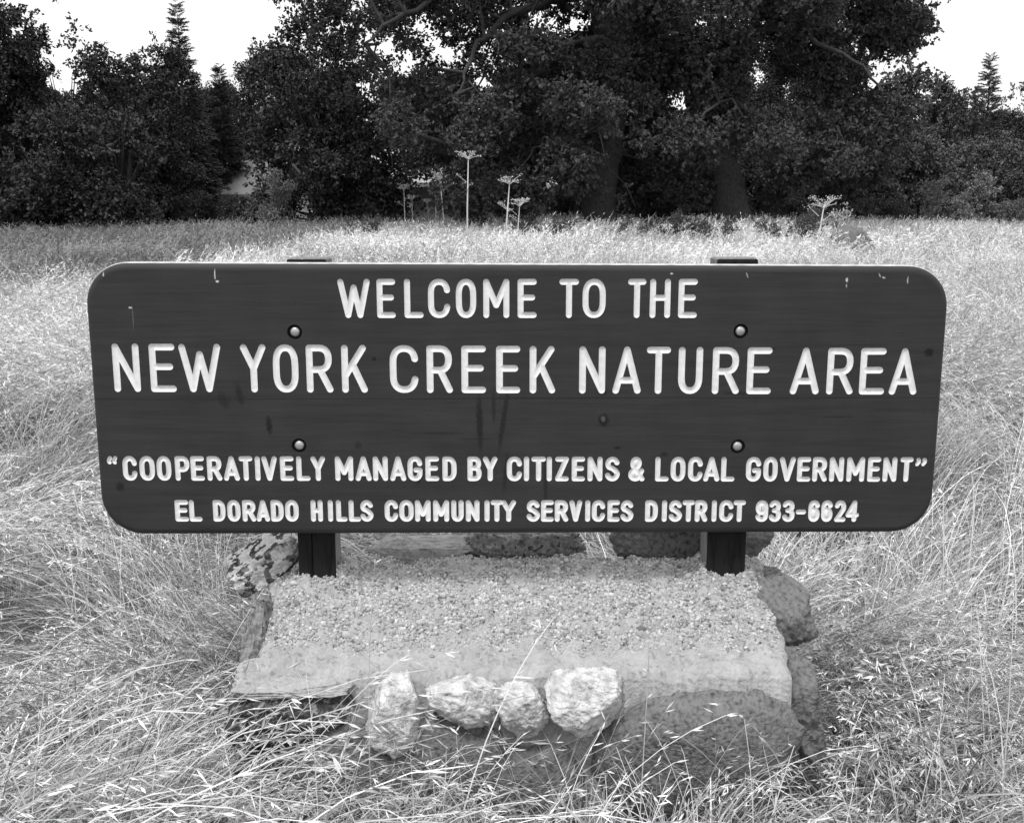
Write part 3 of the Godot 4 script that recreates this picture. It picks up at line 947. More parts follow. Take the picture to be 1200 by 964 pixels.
const OAK_CLUMPS := [[1.61,6.07,-30.36,0.88],[2.14,4.90,-24.07,0.72],[3.96,3.24,-23.30,0.61],[-2.12,9.81,-26.44,0.51],[1.71,8.91,-30.98,1.19],[7.70,4.08,-25.18,0.63],[-1.48,10.28,-29.01,0.56],[0.32,2.10,-29.70,0.63],[0.47,9.90,-27.85,0.33],[-5.53,8.32,-30.69,0.31],[-1.79,8.23,-23.01,0.25],[2.92,5.98,-24.12,0.81],[8.40,8.21,-25.85,0.93],[5.26,10.57,-30.91,0.77],[-1.85,3.56,-25.30,0.66],[-5.11,9.64,-27.45,0.44],[0.03,7.15,-30.65,0.48],[6.83,7.47,-24.11,0.82],[11.00,9.58,-30.58,1.11],[3.49,6.04,-23.38,0.51],[7.32,4.96,-24.99,0.60],[5.36,8.90,-24.44,0.75],[-3.39,7.27,-27.36,0.36],[3.07,7.90,-22.80,0.49],[10.78,4.73,-30.68,0.66],[4.90,6.53,-28.71,0.76],[9.82,7.62,-28.32,1.04],[9.36,7.22,-29.22,1.05],[3.38,4.83,-25.75,0.80],[8.57,3.98,-25.80,0.87],[3.99,7.08,-29.63,0.67],[6.55,10.18,-27.61,0.81],[-2.44,4.33,-26.73,0.54],[1.20,3.64,-30.27,1.10],[0.23,5.10,-25.19,0.37],[8.75,3.11,-28.55,1.07],[-1.55,8.67,-26.33,0.30],[0.75,4.95,-26.70,0.51],[8.96,10.37,-28.52,0.88],[-0.91,3.20,-22.66,0.53],[1.56,10.84,-29.55,0.74],[-4.00,10.12,-27.85,0.46],[5.71,3.65,-30.65,1.01],[-2.64,5.75,-24.02,0.35],[5.38,8.18,-24.82,0.67],[0.46,3.78,-30.20,0.68],[8.65,3.81,-23.60,0.68],[4.32,2.42,-25.70,0.79],[10.17,3.75,-30.53,0.89],[5.08,8.99,-28.64,1.01],[-0.98,2.58,-29.77,0.81],[-5.00,6.61,-27.18,0.40],[-3.67,7.96,-29.20,0.31],[2.82,4.40,-29.64,0.98],[11.30,6.76,-30.57,0.69],[2.73,3.08,-27.26,0.72],[3.51,6.39,-28.37,0.63],[3.30,7.53,-30.63,1.13],[8.57,5.95,-25.20,0.61],[2.14,7.48,-24.18,0.73],[1.10,6.92,-26.01,0.79],[-3.71,8.79,-27.87,0.42],[9.27,5.49,-29.78,0.75],[7.32,3.59,-30.17,0.80],[-0.89,2.27,-24.35,0.93],[-2.06,10.21,-29.57,0.55],[-4.42,7.17,-28.32,0.32],[6.32,2.60,-30.73,0.71],[-2.66,8.57,-23.40,0.36],[-5.27,10.83,-30.59,0.56],[-0.75,6.34,-26.88,0.43],[5.70,6.31,-24.16,0.58],[6.12,2.96,-27.85,0.78],[8.55,7.51,-30.12,1.09],[6.15,3.92,-29.00,0.81],[-5.19,8.29,-25.69,0.30],[3.66,1.71,-27.92,0.98],[3.45,8.29,-28.59,0.75],[0.37,2.66,-28.86,0.63],[1.24,7.50,-22.94,0.69],[-4.44,6.79,-28.18,0.34],[-0.20,8.33,-28.32,0.45],[-5.12,7.79,-26.11,0.26],[2.49,8.50,-23.23,0.76],[-2.93,7.80,-28.83,0.28],[-2.48,6.27,-24.69,0.33],[6.48,2.35,-26.14,0.72],[6.17,8.80,-24.31,0.79],[-5.25,8.12,-28.66,0.35],[-4.15,7.64,-28.67,0.29],[10.19,7.05,-29.33,0.77],[-1.03,7.63,-30.44,0.36],[-0.14,6.92,-25.59,0.34],[3.51,9.32,-28.95,1.05],[2.68,3.27,-23.21,0.52],[0.47,8.28,-30.73,0.45],[0.08,8.11,-24.24,0.30],[9.42,9.17,-25.12,0.58],[-4.02,8.01,-24.35,0.43],[3.41,7.65,-24.07,0.62],[7.09,5.84,-24.71,0.90],[7.42,7.05,-26.98,0.81],[-1.96,2.83,-26.89,0.86],[7.02,8.90,-24.79,0.83],[-4.64,6.15,-26.48,0.42],[9.03,8.25,-29.21,0.83],[10.12,10.25,-29.52,0.73],[-0.87,6.79,-23.15,0.33],[6.23,7.56,-28.34,0.65],[-1.19,7.19,-25.83,0.31],[-4.08,8.04,-23.30,0.41],[-3.60,7.44,-29.61,0.29],[-2.13,8.00,-23.55,0.22],[6.70,3.19,-25.78,0.69],[-0.70,7.64,-28.03,0.37],[9.00,4.61,-24.18,0.54],[4.28,9.96,-29.51,0.77],[5.05,3.89,-25.74,0.81],[3.48,2.52,-26.97,0.81],[1.03,2.45,-25.23,0.56],[6.67,7.85,-27.54,0.61],[5.12,5.45,-24.53,0.65],[0.37,7.31,-23.08,0.48],[-0.86,10.68,-30.11,0.41],[-3.16,8.59,-30.34,0.34],[6.12,9.54,-28.42,1.06],[1.14,8.81,-24.40,0.64],[2.77,10.05,-27.60,0.72],[1.53,3.78,-25.77,0.96],[2.22,8.83,-27.23,0.88],[-2.71,7.78,-22.65,0.32],[4.00,5.49,-24.75,0.77],[0.62,6.66,-24.34,0.22],[4.44,9.27,-25.42,0.84],[0.38,3.00,-25.74,0.89],[-2.37,6.73,-24.06,0.26],[-2.79,8.34,-26.48,0.38],[5.59,7.68,-25.57,0.61],[-5.72,9.16,-27.56,0.34],[0.82,5.17,-23.66,0.28],[-1.52,4.12,-25.95,0.50],[-2.33,7.46,-25.43,0.23],[-1.42,4.99,-30.31,0.52],[-5.01,6.71,-25.29,0.31],[-3.59,6.81,-26.54,0.45],[-1.70,4.28,-24.08,0.39],[0.85,8.58,-29.55,0.40],[7.97,8.87,-23.65,0.71],[-1.21,8.08,-30.80,0.34],[0.40,8.20,-26.70,0.41],[4.84,5.94,-29.56,1.12],[-1.85,6.88,-24.01,0.24],[-4.49,8.57,-23.37,0.23],[7.48,2.63,-22.95,0.58],[0.91,4.36,-27.80,0.52],[5.65,6.93,-27.87,0.78],[-3.62,6.56,-22.73,0.33],[0.06,8.22,-29.30,0.36],[0.40,5.33,-29.01,0.39],[6.11,6.04,-29.30,0.69],[-3.73,10.37,-30.44,0.45],[3.95,7.36,-24.43,0.72],[-0.07,7.10,-22.94,0.45],[-0.92,8.71,-24.05,0.51],[6.41,6.14,-22.99,0.70],[4.61,4.73,-24.86,0.93],[-4.03,9.19,-25.55,0.32],[11.81,10.47,-30.58,0.86],[6.41,8.99,-30.23,0.65],[2.74,4.17,-24.01,0.55],[0.57,7.60,-27.07,0.30],[0.59,3.97,-24.01,0.41],[8.83,6.91,-24.06,0.66],[9.35,8.85,-26.48,1.01],[8.33,3.24,-23.79,0.65],[-4.29,9.44,-25.44,0.48],[4.32,5.82,-22.63,0.61],[-0.56,3.46,-29.73,0.93],[3.32,10.35,-30.12,0.68],[-0.12,7.49,-28.65,0.37],[0.49,4.40,-24.35,0.27],[8.36,4.27,-29.10,0.67],[-4.53,5.64,-25.00,0.29],[0.66,8.97,-24.35,0.38],[1.37,2.80,-23.39,0.84],[4.88,3.08,-30.69,0.87],[2.37,6.25,-28.91,0.64],[-4.36,7.62,-24.80,0.35],[7.80,6.49,-24.93,0.82],[-4.61,8.00,-28.74,0.29],[0.14,4.96,-30.39,0.52],[-3.19,4.94,-24.22,0.26],[11.03,7.85,-28.43,0.71],[2.18,2.64,-23.86,0.86],[2.66,7.26,-26.74,0.65],[-5.60,6.51,-30.66,0.31],[5.70,3.07,-22.51,0.50],[-0.50,6.42,-22.63,0.27],[-3.71,8.05,-26.57,0.34],[-2.12,4.46,-24.71,0.29],[-0.75,4.23,-28.23,0.98],[-3.01,7.58,-30.91,0.40],[-3.16,9.49,-28.26,0.50],[9.52,6.22,-25.66,0.59],[-0.36,9.25,-25.11,0.25],[2.40,2.04,-23.19,0.58],[-3.76,9.30,-28.76,0.26],[-5.78,8.28,-27.76,0.40],[9.33,7.14,-23.95,0.80],[9.14,5.74,-25.72,0.54],[2.19,8.12,-27.38,0.88],[8.17,8.93,-30.17,0.90],[-3.25,9.15,-29.59,0.62],[6.90,3.22,-24.00,0.84],[-1.29,9.07,-30.32,0.45],[0.31,5.69,-23.40,0.45],[0.77,7.55,-30.04,0.56],[-0.42,3.79,-22.64,0.41],[10.05,8.06,-27.32,0.82],[5.45,8.42,-29.35,0.83],[0.06,4.32,-23.76,0.46],[8.56,7.44,-24.01,0.56],[1.76,3.92,-22.74,0.80],[8.33,5.78,-27.46,0.62],[-6.41,8.16,-30.87,0.60],[-4.38,8.13,-22.68,0.25],[-1.80,4.80,-28.41,0.41],[-1.12,7.02,-22.64,0.36],[0.33,5.95,-26.48,0.40],[6.72,2.52,-24.40,0.52],[-1.27,10.69,-29.27,0.36],[3.71,2.93,-30.93,1.14],[7.63,8.30,-30.64,0.94],[-3.30,7.46,-22.75,0.33],[-3.34,5.00,-27.73,0.25],[-2.51,8.74,-30.30,0.29],[-2.90,7.78,-24.96,0.43],[0.20,5.15,-22.91,0.48],[-2.38,9.13,-28.66,0.56],[-5.21,8.72,-24.94,0.25],[-2.63,4.47,-23.93,0.37],[0.09,9.11,-27.33,0.37],[-3.41,7.05,-29.79,0.35],[-0.07,4.08,-24.11,0.27],[2.67,6.44,-22.51,0.47],[-0.85,6.57,-25.16,0.36],[-0.46,9.60,-28.21,0.55],[3.54,5.78,-29.84,0.98],[-1.38,6.42,-26.80,0.36],[-2.83,10.06,-27.63,0.34],[-5.11,9.54,-29.52,0.49],[4.61,6.93,-25.99,0.71],[-4.45,9.34,-27.92,0.27],[1.35,4.98,-25.21,0.55],[0.99,8.14,-30.76,0.62],[-6.24,9.94,-30.65,0.43],[-1.03,9.26,-27.52,0.37],[-2.76,8.09,-22.63,0.26],[5.37,3.25,-23.21,0.56],[-2.16,3.60,-30.32,0.95],[9.30,2.87,-26.83,0.59],[-1.40,7.61,-26.06,0.42],[-0.44,7.36,-23.04,0.32],[-1.57,9.20,-25.02,0.25],[7.14,5.54,-26.69,0.72],[0.08,2.05,-23.90,0.74],[-2.37,8.08,-26.41,0.43],[-5.07,8.97,-28.71,0.26],[1.94,4.11,-29.02,0.87],[-0.24,6.58,-23.11,0.21],[8.16,4.92,-25.59,0.54],[10.34,8.64,-27.01,0.67],[6.96,9.04,-27.32,0.87],[4.61,7.45,-24.35,0.64],[4.24,7.86,-28.15,1.03],[3.27,8.77,-23.89,0.52],[-4.40,6.83,-22.86,0.30],[-4.45,6.70,-24.23,0.39],[-2.36,7.44,-29.24,0.45],[-4.04,9.30,-27.55,0.51],[-1.54,7.22,-29.86,0.54],[-3.96,8.60,-29.64,0.49],[8.61,2.19,-27.52,0.70],[-2.38,5.21,-29.84,0.34],[2.96,5.24,-24.51,0.57],[1.39,2.85,-30.55,0.80],[-2.45,7.63,-23.18,0.25],[-1.98,4.15,-26.21,0.31],[1.35,9.39,-28.28,1.08],[0.51,9.54,-28.10,0.48],[-1.84,6.41,-24.61,0.34],[5.31,10.49,-29.02,0.65],[2.69,7.30,-23.37,0.76],[4.28,2.09,-28.27,0.62],[-3.29,7.29,-23.51,0.36],[0.13,7.16,-25.58,0.35],[-1.19,8.06,-22.72,0.41],[-3.79,9.97,-28.69,0.30],[2.22,6.25,-22.74,0.80],[1.08,4.06,-22.86,0.60],[-4.71,6.75,-27.69,0.46],[3.62,4.33,-29.82,0.89],[-3.53,9.22,-29.25,0.27],[-3.12,7.33,-24.08,0.22],[-2.61,10.35,-29.61,0.51],[-2.41,3.49,-22.58,0.54],[7.70,6.70,-30.80,0.89],[1.43,5.17,-29.20,0.91],[1.98,7.31,-27.48,0.90],[10.57,10.44,-28.95,0.67],[-0.88,3.89,-22.95,0.33],[-3.14,8.82,-27.15,0.28],[-2.01,7.32,-23.22,0.37],[-0.14,6.78,-23.07,0.20],[9.71,6.48,-29.31,0.80],[-0.31,8.56,-26.06,0.46],[-4.62,7.84,-24.47,0.49],[-0.70,7.97,-23.24,0.44],[-4.90,6.60,-30.83,0.47],[4.72,6.34,-22.57,0.82],[-4.16,8.01,-26.92,0.49],[3.43,5.16,-30.38,0.82],[-0.37,8.99,-28.77,0.32],[7.84,8.32,-24.10,0.64],[-2.94,9.21,-30.95,0.55],[5.95,6.95,-23.30,0.66],[7.40,7.65,-30.93,0.79],[-2.00,7.88,-30.78,0.51],[1.03,5.95,-30.40,0.27],[0.78,9.01,-29.70,0.59],[-4.29,4.69,-27.34,0.16],[-1.95,6.79,-25.96,0.27],[0.14,6.54,-24.38,0.16],[0.23,6.76,-25.27,0.15],[-2.01,4.45,-24.44,0.26],[-0.61,6.69,-25.54,0.22],[-2.12,5.73,-27.08,0.28],[-3.48,7.14,-28.71,0.21],[-2.23,4.70,-27.19,0.31],[-2.46,5.29,-28.71,0.25],[-0.77,6.41,-25.57,0.23],[0.05,4.34,-23.76,0.21],[-2.16,6.69,-25.71,0.21],[-1.50,4.06,-24.00,0.21],[-3.20,5.03,-25.46,0.22],[-1.56,5.95,-26.56,0.26],[-4.05,5.70,-26.50,0.19],[-1.81,5.08,-27.45,0.31],[-0.90,5.81,-27.38,0.18],[-2.98,5.70,-24.59,0.22],[0.44,5.04,-23.13,0.26],[-1.75,6.25,-26.89,0.24],[-0.98,4.30,-25.22,0.21],[-0.14,5.85,-28.53,0.21],[-3.26,7.28,-28.46,0.25],[0.45,4.74,-26.07,0.24],[-2.83,6.92,-28.00,0.23],[-1.23,4.29,-26.26,0.27],[-1.07,6.17,-28.00,0.31],[-3.18,4.39,-25.16,0.24],[0.67,5.87,-27.29,0.22],[-0.55,6.45,-24.68,0.21],[-0.64,6.23,-24.51,0.18],[-0.71,5.11,-25.35,0.26],[-2.01,5.41,-27.52,0.19],[0.89,4.85,-28.49,0.17],[-2.88,6.44,-25.08,0.23],[-3.29,5.34,-26.22,0.23],[-0.29,5.01,-25.82,0.27],[-0.72,6.61,-25.72,0.16],[-0.48,6.10,-24.74,0.28],[-3.27,6.14,-25.17,0.24],[-2.31,6.55,-25.65,0.28],[-0.97,5.87,-23.64,0.26],[-0.40,6.58,-24.95,0.22],[0.86,5.31,-23.18,0.25],[-2.66,3.95,-23.23,0.18],[-2.73,5.86,-25.29,0.22],[-2.38,5.37,-24.10,0.20],[-0.20,6.18,-28.66,0.20],[-3.51,6.05,-25.48,0.21],[-3.14,4.64,-26.28,0.20],[-0.82,6.18,-23.80,0.20],[-1.40,5.33,-28.64,0.31],[-2.40,4.62,-28.22,0.24],[-4.16,6.26,-28.03,0.27],[-1.51,4.55,-25.48,0.26],[-0.39,5.94,-28.40,0.18],[0.42,4.71,-27.66,0.20],[-4.03,5.61,-26.03,0.19],[-2.27,5.71,-27.55,0.23],[-0.59,5.93,-24.43,0.17],[-2.60,6.08,-27.59,0.24],[1.14,6.29,-26.11,0.19],[-1.10,5.81,-28.94,0.23],[-2.35,6.60,-24.44,0.16],[-0.21,5.25,-28.30,0.22],[-3.35,6.39,-26.20,0.24],[0.09,6.28,-26.79,0.29],[-0.47,5.46,-26.38,0.18]]
const OAK_LIMBS := [
	[[2.20,0.92,-26.00,0.563],[2.17,1.40,-26.00,0.455],[2.20,2.27,-26.00,0.390],[2.35,3.51,-26.00,0.368],[2.54,4.72,-26.00,0.368],[2.52,5.71,-26.00,0.433],[2.30,6.49,-26.00,0.412],[2.03,7.84,-26.00,0.368],[1.81,9.35,-26.00,0.260]],
	[[2.52,5.67,-26.00,0.188],[1.82,5.70,-25.50,0.145],[1.23,5.47,-25.00,0.116],[0.78,4.98,-24.50,0.089],[0.23,4.39,-24.00,0.074],[-0.47,3.90,-23.60,0.055],[-1.12,3.47,-23.20,0.036],[-1.49,3.00,-23.00,0.019]],
	[[2.30,6.45,-26.00,0.161],[1.38,6.71,-25.00,0.116],[0.58,6.29,-24.50,0.095],[-0.19,5.89,-24.00,0.074],[-0.75,5.31,-23.60,0.055],[-1.02,4.64,-23.30,0.036],[-1.29,3.98,-23.00,0.018]],
	[[2.04,7.46,-26.00,0.148],[0.78,7.41,-25.00,0.103],[-0.75,6.82,-24.00,0.074],[-1.85,6.18,-23.50,0.055],[-2.73,5.56,-23.00,0.038],[-3.29,5.04,-23.00,0.019]],
	[[5.61,0.81,-26.00,0.650],[5.57,1.27,-26.00,0.520],[5.36,2.17,-26.00,0.412],[5.09,3.10,-26.00,0.368],[4.68,4.11,-26.00,0.325],[4.27,5.11,-26.00,0.303],[4.11,6.30,-26.00,0.282],[3.99,7.84,-26.00,0.238],[3.81,9.54,-26.00,0.173]],
	[[4.28,5.07,-26.00,0.121],[4.96,5.73,-25.00,0.090],[5.85,5.85,-24.60,0.076],[6.75,5.52,-24.30,0.056],[7.65,5.02,-24.00,0.040],[8.46,4.28,-24.00,0.020]],
	[[4.11,6.26,-26.00,0.121],[4.91,7.07,-26.00,0.107],[6.32,7.46,-26.00,0.087],[7.96,7.26,-26.00,0.067],[9.23,6.68,-26.00,0.046],[9.80,5.90,-26.00,0.024]],
	[[4.68,4.07,-26.00,0.094],[5.22,4.20,-25.00,0.071],[5.92,3.77,-24.50,0.051],[6.80,2.97,-24.00,0.035],[7.42,2.31,-24.00,0.017]],
	[[2.50,4.72,-26.00,0.107],[3.04,5.22,-25.40,0.079],[3.75,5.32,-24.80,0.058],[4.48,4.70,-24.40,0.038],[4.82,3.91,-24.00,0.019]],
	[[2.24,2.69,-26.00,0.081],[1.62,3.23,-25.00,0.059],[0.98,3.38,-24.40,0.043],[0.39,2.97,-24.00,0.025],[0.00,2.31,-24.00,0.012]]]

func build_oak() -> void:
	var base := Vector3(OAK_LIMBS[0][0][0], ground_height(OAK_LIMBS[0][0][0], OAK_LIMBS[0][0][2]), OAK_LIMBS[0][0][2])
	var t := thing("oak_tree", "huge spreading oak with two thick trunks and foliage hanging low over the field", "tree", base)
	var st := begin(true)
	var nodes: Array = []
	for l in OAK_LIMBS:
		var pts: Array = []
		var rad: Array = []
		for i in l.size() - 1:
			for k in 4:
				var u := k / 4.0
				var p := Vector3(l[i][0], l[i][1], l[i][2]).lerp(Vector3(l[i + 1][0], l[i + 1][1], l[i + 1][2]), u)
				pts.append(p - base + Vector3(gauss(0.03), gauss(0.03), gauss(0.03)))
				rad.append(lerpf(l[i][3], l[i + 1][3], u))
				nodes.append([p - base, rad[-1]])
		if l[0][3] > 0.5:
			pts[0].y = -0.15
		tube(st, pts, rad, 12, 0.05)
	for c in OAK_CLUMPS:
		var p := Vector3(c[0], c[1], c[2]) - base
		var best := 99.0
		var from: Vector3
		for n in nodes:
			var dd: float = p.distance_to(n[0]) + (3.0 if n[0].y < 2.2 else 0.0)
			if dd < best:
				best = dd
				from = n[0]
		if best > 1.9:
			continue
		var mid := from.lerp(p, 0.5) + Vector3(gauss(0.2), 0.3 + gauss(0.2), gauss(0.2))
		tube(st, [from, from.lerp(mid, 0.6), mid, mid.lerp(p, 0.5), p + Vector3(0, -0.1, 0)], [0.045, 0.036, 0.028, 0.018, 0.008], 5)
		for k in 3:
			var e := p + Vector3(gauss(), gauss() - 0.5, gauss()) * float(c[3]) * 0.55
			tube(st, [p, p.lerp(e, 0.5) + Vector3(gauss(0.08), 0.08, gauss(0.08)), e], [0.016, 0.011, 0.005], 4)
	var bark := mat(0.065, 0.95, pattern(512, 91, 0.02, 0.4, 1.5, FastNoiseLite.TYPE_SIMPLEX_SMOOTH, 5), Vector3(1.6, 0.6, 1.6), 0.2)
	bark.normal_enabled = true
	bark.normal_texture = relief(512, 92, 0.03, FastNoiseLite.TYPE_SIMPLEX_SMOOTH, 5, 10.0)
	M["bark"] = bark
	M["dark_bark"] = mat(0.030, 0.95, bark.albedo_texture, Vector3(1.2, 0.5, 1.2), 0.2)
	part("trunk", done(st), bark, t)
	crown(t, OAK_CLUMPS, sprigs, 105.0, foliage(0.058), base, Vector2(0.8, 1.3))

const TREES := [
	[-19.18,-37.00,9.72,2.77,0,0.034,1.00],
	[-17.36,-38.00,8.67,1.84,0,0.034,1.00],
	[-16.41,-39.00,9.48,1.17,2,0.034,0.70],
	[-14.07,-36.00,7.34,1.38,0,0.034,1.00],
	[-13.25,-37.00,7.17,1.36,0,0.036,1.00],
	[-14.32,-33.00,4.83,1.65,0,0.045,0.90],
	[-12.30,-33.00,5.34,1.24,0,0.045,0.80],
	[-13.28,-40.00,8.06,1.53,0,0.034,1.00],
	[-13.66,-44.00,10.05,2.20,1,0.040,1.00],
	[-16.91,-58.00,8.51,1.93,0,0.034,1.00],
	[-12.90,-47.00,8.14,1.33,1,0.036,1.00],
	[-7.35,-33.00,6.65,1.48,2,0.055,0.75],
	[-5.95,-32.00,7.37,2.13,0,0.055,0.90],
	[-4.50,-31.00,6.05,1.55,0,0.055,0.90],
	[-15.18,-32.00,3.23,1.60,0,0.040,0.90],
	[-15.20,-58.00,6.49,2.42,0,0.034,1.00],
	[-15.65,-44.00,4.58,2.20,0,0.034,1.00],
	[-4.59,-52.00,6.98,3.25,0,0.050,1.00],
	[-0.66,-37.00,4.95,1.91,0,0.050,1.00],
	[1.41,-44.00,6.30,3.12,0,0.045,1.00],
	[4.79,-46.00,6.87,3.64,0,0.045,1.00],
	[6.91,-43.00,5.85,3.05,0,0.045,1.00],
	[10.32,-45.00,5.71,3.19,0,0.045,1.00],
	[12.13,-42.00,6.14,3.15,0,0.045,1.00],
	[13.81,-40.00,5.86,2.20,0,0.045,1.00],
	[18.61,-46.00,7.51,1.84,0,0.075,1.00],  # haze put into the lighter leaf tones of this and the next trees
	[20.76,-48.00,7.33,1.36,0,0.080,1.00],
	[22.39,-50.00,8.88,2.00,1,0.100,1.00],
	[22.42,-47.00,7.35,1.80,2,0.110,0.80],
	[23.89,-46.00,7.58,2.68,0,0.060,1.00],
	[14.96,-39.00,4.53,1.69,0,0.085,0.90],
	[18.66,-42.00,4.61,1.75,0,0.095,0.90],
	[20.39,-41.00,4.37,1.88,0,0.090,0.90],
	[11.98,-37.00,3.79,1.70,0,0.050,0.90],
	[4.77,-60.00,10.82,6.00,0,0.040,1.00],
	[14.34,-60.00,10.36,6.00,0,0.040,1.00],
	[-3.96,-62.00,9.71,5.17,0,0.040,1.00],
	[-12.89,-60.00,10.82,4.50,0,0.040,1.00],
	[-25.99,-60.00,8.29,7.00,0,0.034,1.00],
	[-19.70,-60.00,8.75,6.00,0,0.034,1.00],
	[25.95,-62.00,7.32,5.68,0,0.050,1.00],
	[31.40,-62.00,7.80,5.68,0,0.050,1.00]]

func build_tree(i: int, a: Array) -> void:
	var kind: int = a[4]
	var x: float = a[0]
	var z: float = a[1]
	var g := ground_height(x, z)
	var h: float = a[2] - g
	var w: float = a[3]
	var base := Vector3(x, g, z)
	var called: String = ["broadleaf_tree", "conifer_tree", "slender_tree"][kind]
	var t := thing(called, TREE_LABELS[i], "tree", base, "trees at the edge of the field")
	var st := begin(true)
	var clumps: Array = []
	if kind == 1:
		tube(st, [Vector3(0, -0.2, 0), Vector3(0.05, h * 0.5, 0), Vector3(0, h * 0.99, 0)], [h * 0.018, h * 0.008, 0.006], 7)
		var xf: Array = []
		var y := h * 0.06
		while y < h:
			var u := y / h
			var reach := w * pow(1.0 - u, 0.8) * rng.randf_range(0.72, 1.12) + 0.06
			var n := int(8 + 22 * (1.0 - u))
			for k in n:
				var az := rng.randf() * TAU
				var rr := reach * rng.randf_range(0.35, 1.0)
				var b := Basis(Vector3.UP, -az) * Basis(Vector3(0, 0, 1), rng.randf_range(-0.25, 0.35) + 0.5 * u)
				var s := rng.randf_range(0.7, 1.2) * (0.35 + 0.9 * (1.0 - u))
				xf.append(Transform3D(b.scaled(Vector3(s, s, s)), Vector3(cos(az) * rr * 0.5, y + gauss(0.1), sin(az) * rr * 0.5)))
			y += 0.16 + 0.14 * (1.0 - u)
		part("trunk", done(st), M["dark_bark"], t)
		var cr := swarm("crown", sprays[i % 2], foliage(a[5]), t, xf)
		cr.set_meta("kind", "stuff")
		return
	var n := 50 if kind == 0 else 34
	tube(st, [Vector3(0, -0.2, 0), Vector3(gauss(0.1), h * 0.3, gauss(0.1)), Vector3(gauss(0.2), h * 0.62, gauss(0.2))], [h * 0.03, h * 0.022, h * 0.012], 8, 0.05)
	for k in n:
		var u := (k + rng.randf()) / n
		var y := lerpf(0.10, 0.95, u)
		var env := sqrt(maxf(0.0, 1.0 - pow((y - 0.42) / 0.62, 2.0)))
		if kind == 2:
			env *= 0.85
		var az := rng.randf() * TAU
		var rr := w * env * sqrt(rng.randf_range(0.1, 1.0)) * 0.86
		var r := w * rng.randf_range(0.20, 0.34) * (0.75 if kind == 2 else 1.0) * (1.0 - 0.35 * u)
		var c := Vector3(cos(az) * rr, minf(y * h, h - r * 0.7), sin(az) * rr)
		clumps.append([c.x + x, c.y + g, c.z + z, r])
		var from := Vector3(0, c.y * 0.55, 0)
		if u > 0.8 and kind == 2:
			continue
		var tip := from.lerp(c, 0.9)
		tube(st, [from, from.lerp(c, 0.5) + Vector3(0, -0.02 * h, 0), tip], [0.045, 0.028, 0.010], 5)
		if u > 0.7:
			for j in 2:
				var e := c + Vector3(gauss(), absf(gauss()) + 0.3, gauss()).normalized() * r * rng.randf_range(0.8, 1.25)
				clumps.append([e.x + x, minf(e.y, h - 0.1) + g, e.z + z, r * 0.38])
	clumps.append([x, g + h - w * 0.14, z, w * 0.17])
	part("trunk", done(st), M["dark_bark"], t)
	crown(t, clumps, coarse, (60.0 if kind == 0 else 46.0) * a[6], foliage(a[5]), base, Vector2(0.75, 1.25), -0.34 if kind == 0 else -0.16)

const TREE_LABELS := [
	"dense dark broadleaf tree massed in the wood beyond the dip",
	"dense dark broadleaf tree massed in the wood beyond the dip",
	"airy-topped tree whose loose sprigs rise above the dark wood",
	"dense dark broadleaf tree massed in the wood beyond the dip",
	"dense dark broadleaf tree massed in the wood beyond the dip",
	"slightly paler bushy tree fronting the dark wood",
	"slightly paler bushy tree fronting the dark wood",
	"dense dark broadleaf tree massed in the wood beyond the dip",
	"tall pointed conifer rising above the dark broadleaf wood",
	"dark tree standing near the half hidden pale house",
	"small narrow conifer next to the tall pointed one",
	"loose-leaved slender tree with bits of sky showing through it",
	"tall greyer leafy tree whose top meets the great oak's hanging boughs",
	"rounded greyer tree partly under the great oak's outer boughs",
	"slightly paler bushy tree fronting the dark wood",
	"dark tree standing near the half hidden pale house",
	"dark tree standing near the half hidden pale house",
	"dark tree filling the gap behind the great two-trunked oak",
	"dark tree filling the gap behind the great two-trunked oak",
	"dark tree filling the gap behind the great two-trunked oak",
	"dark tree filling the gap behind the great two-trunked oak",
	"dark tree filling the gap behind the great two-trunked oak",
	"dark tree filling the gap behind the great two-trunked oak",
	"dark tree filling the gap behind the great two-trunked oak",
	"dark tree beside the great oak on the side of the spired conifer",
	"round-topped tree between the great oak and the spired conifer",
	"narrow dark tree just beside the spired conifer",
	"pale grey conifer with a thin spire above its neighbours",
	"thin-crowned pale tree beside the spired conifer",
	"wide tree at the far end of the paler wood",
	"pale bushy tree behind the small young conifer",
	"pale tree behind the upright rounded shrub",
	"pale rounded tree beyond the upright rounded shrub",
	"dark bushy tree low beside the great oak's outer boughs",
	"distant tree on the skyline far behind the great oak",
	"distant tree on the skyline far behind the great oak",
	"distant tree on the skyline far behind the great oak",
	"distant tree on the skyline far behind the great oak",
	"distant dark tree deep in the wood beyond the dip",
	"distant dark tree deep in the wood beyond the dip",
	"distant tree deep in the paler wood",
	"distant tree deep in the paler wood"]

const UMBEL_LABELS := [
	"tallest dried umbel weed with a wide flat head",
	"dried umbel weed beside the arching broken stalk",
	"dried umbel weed rising before the grey roof",
	"small dried umbel weed in the thin row before the grey roof",
	"dried umbel weed directly under the grey roof",
	"small dried umbel weed in the thin row before the grey roof",
	"small dried umbel weed in the thin row before the grey roof",
	"small dried umbel weed in the thin row before the grey roof",
	"dried umbel weed growing beside the half buried boulder",
	"broken arching dried umbel stalk"]

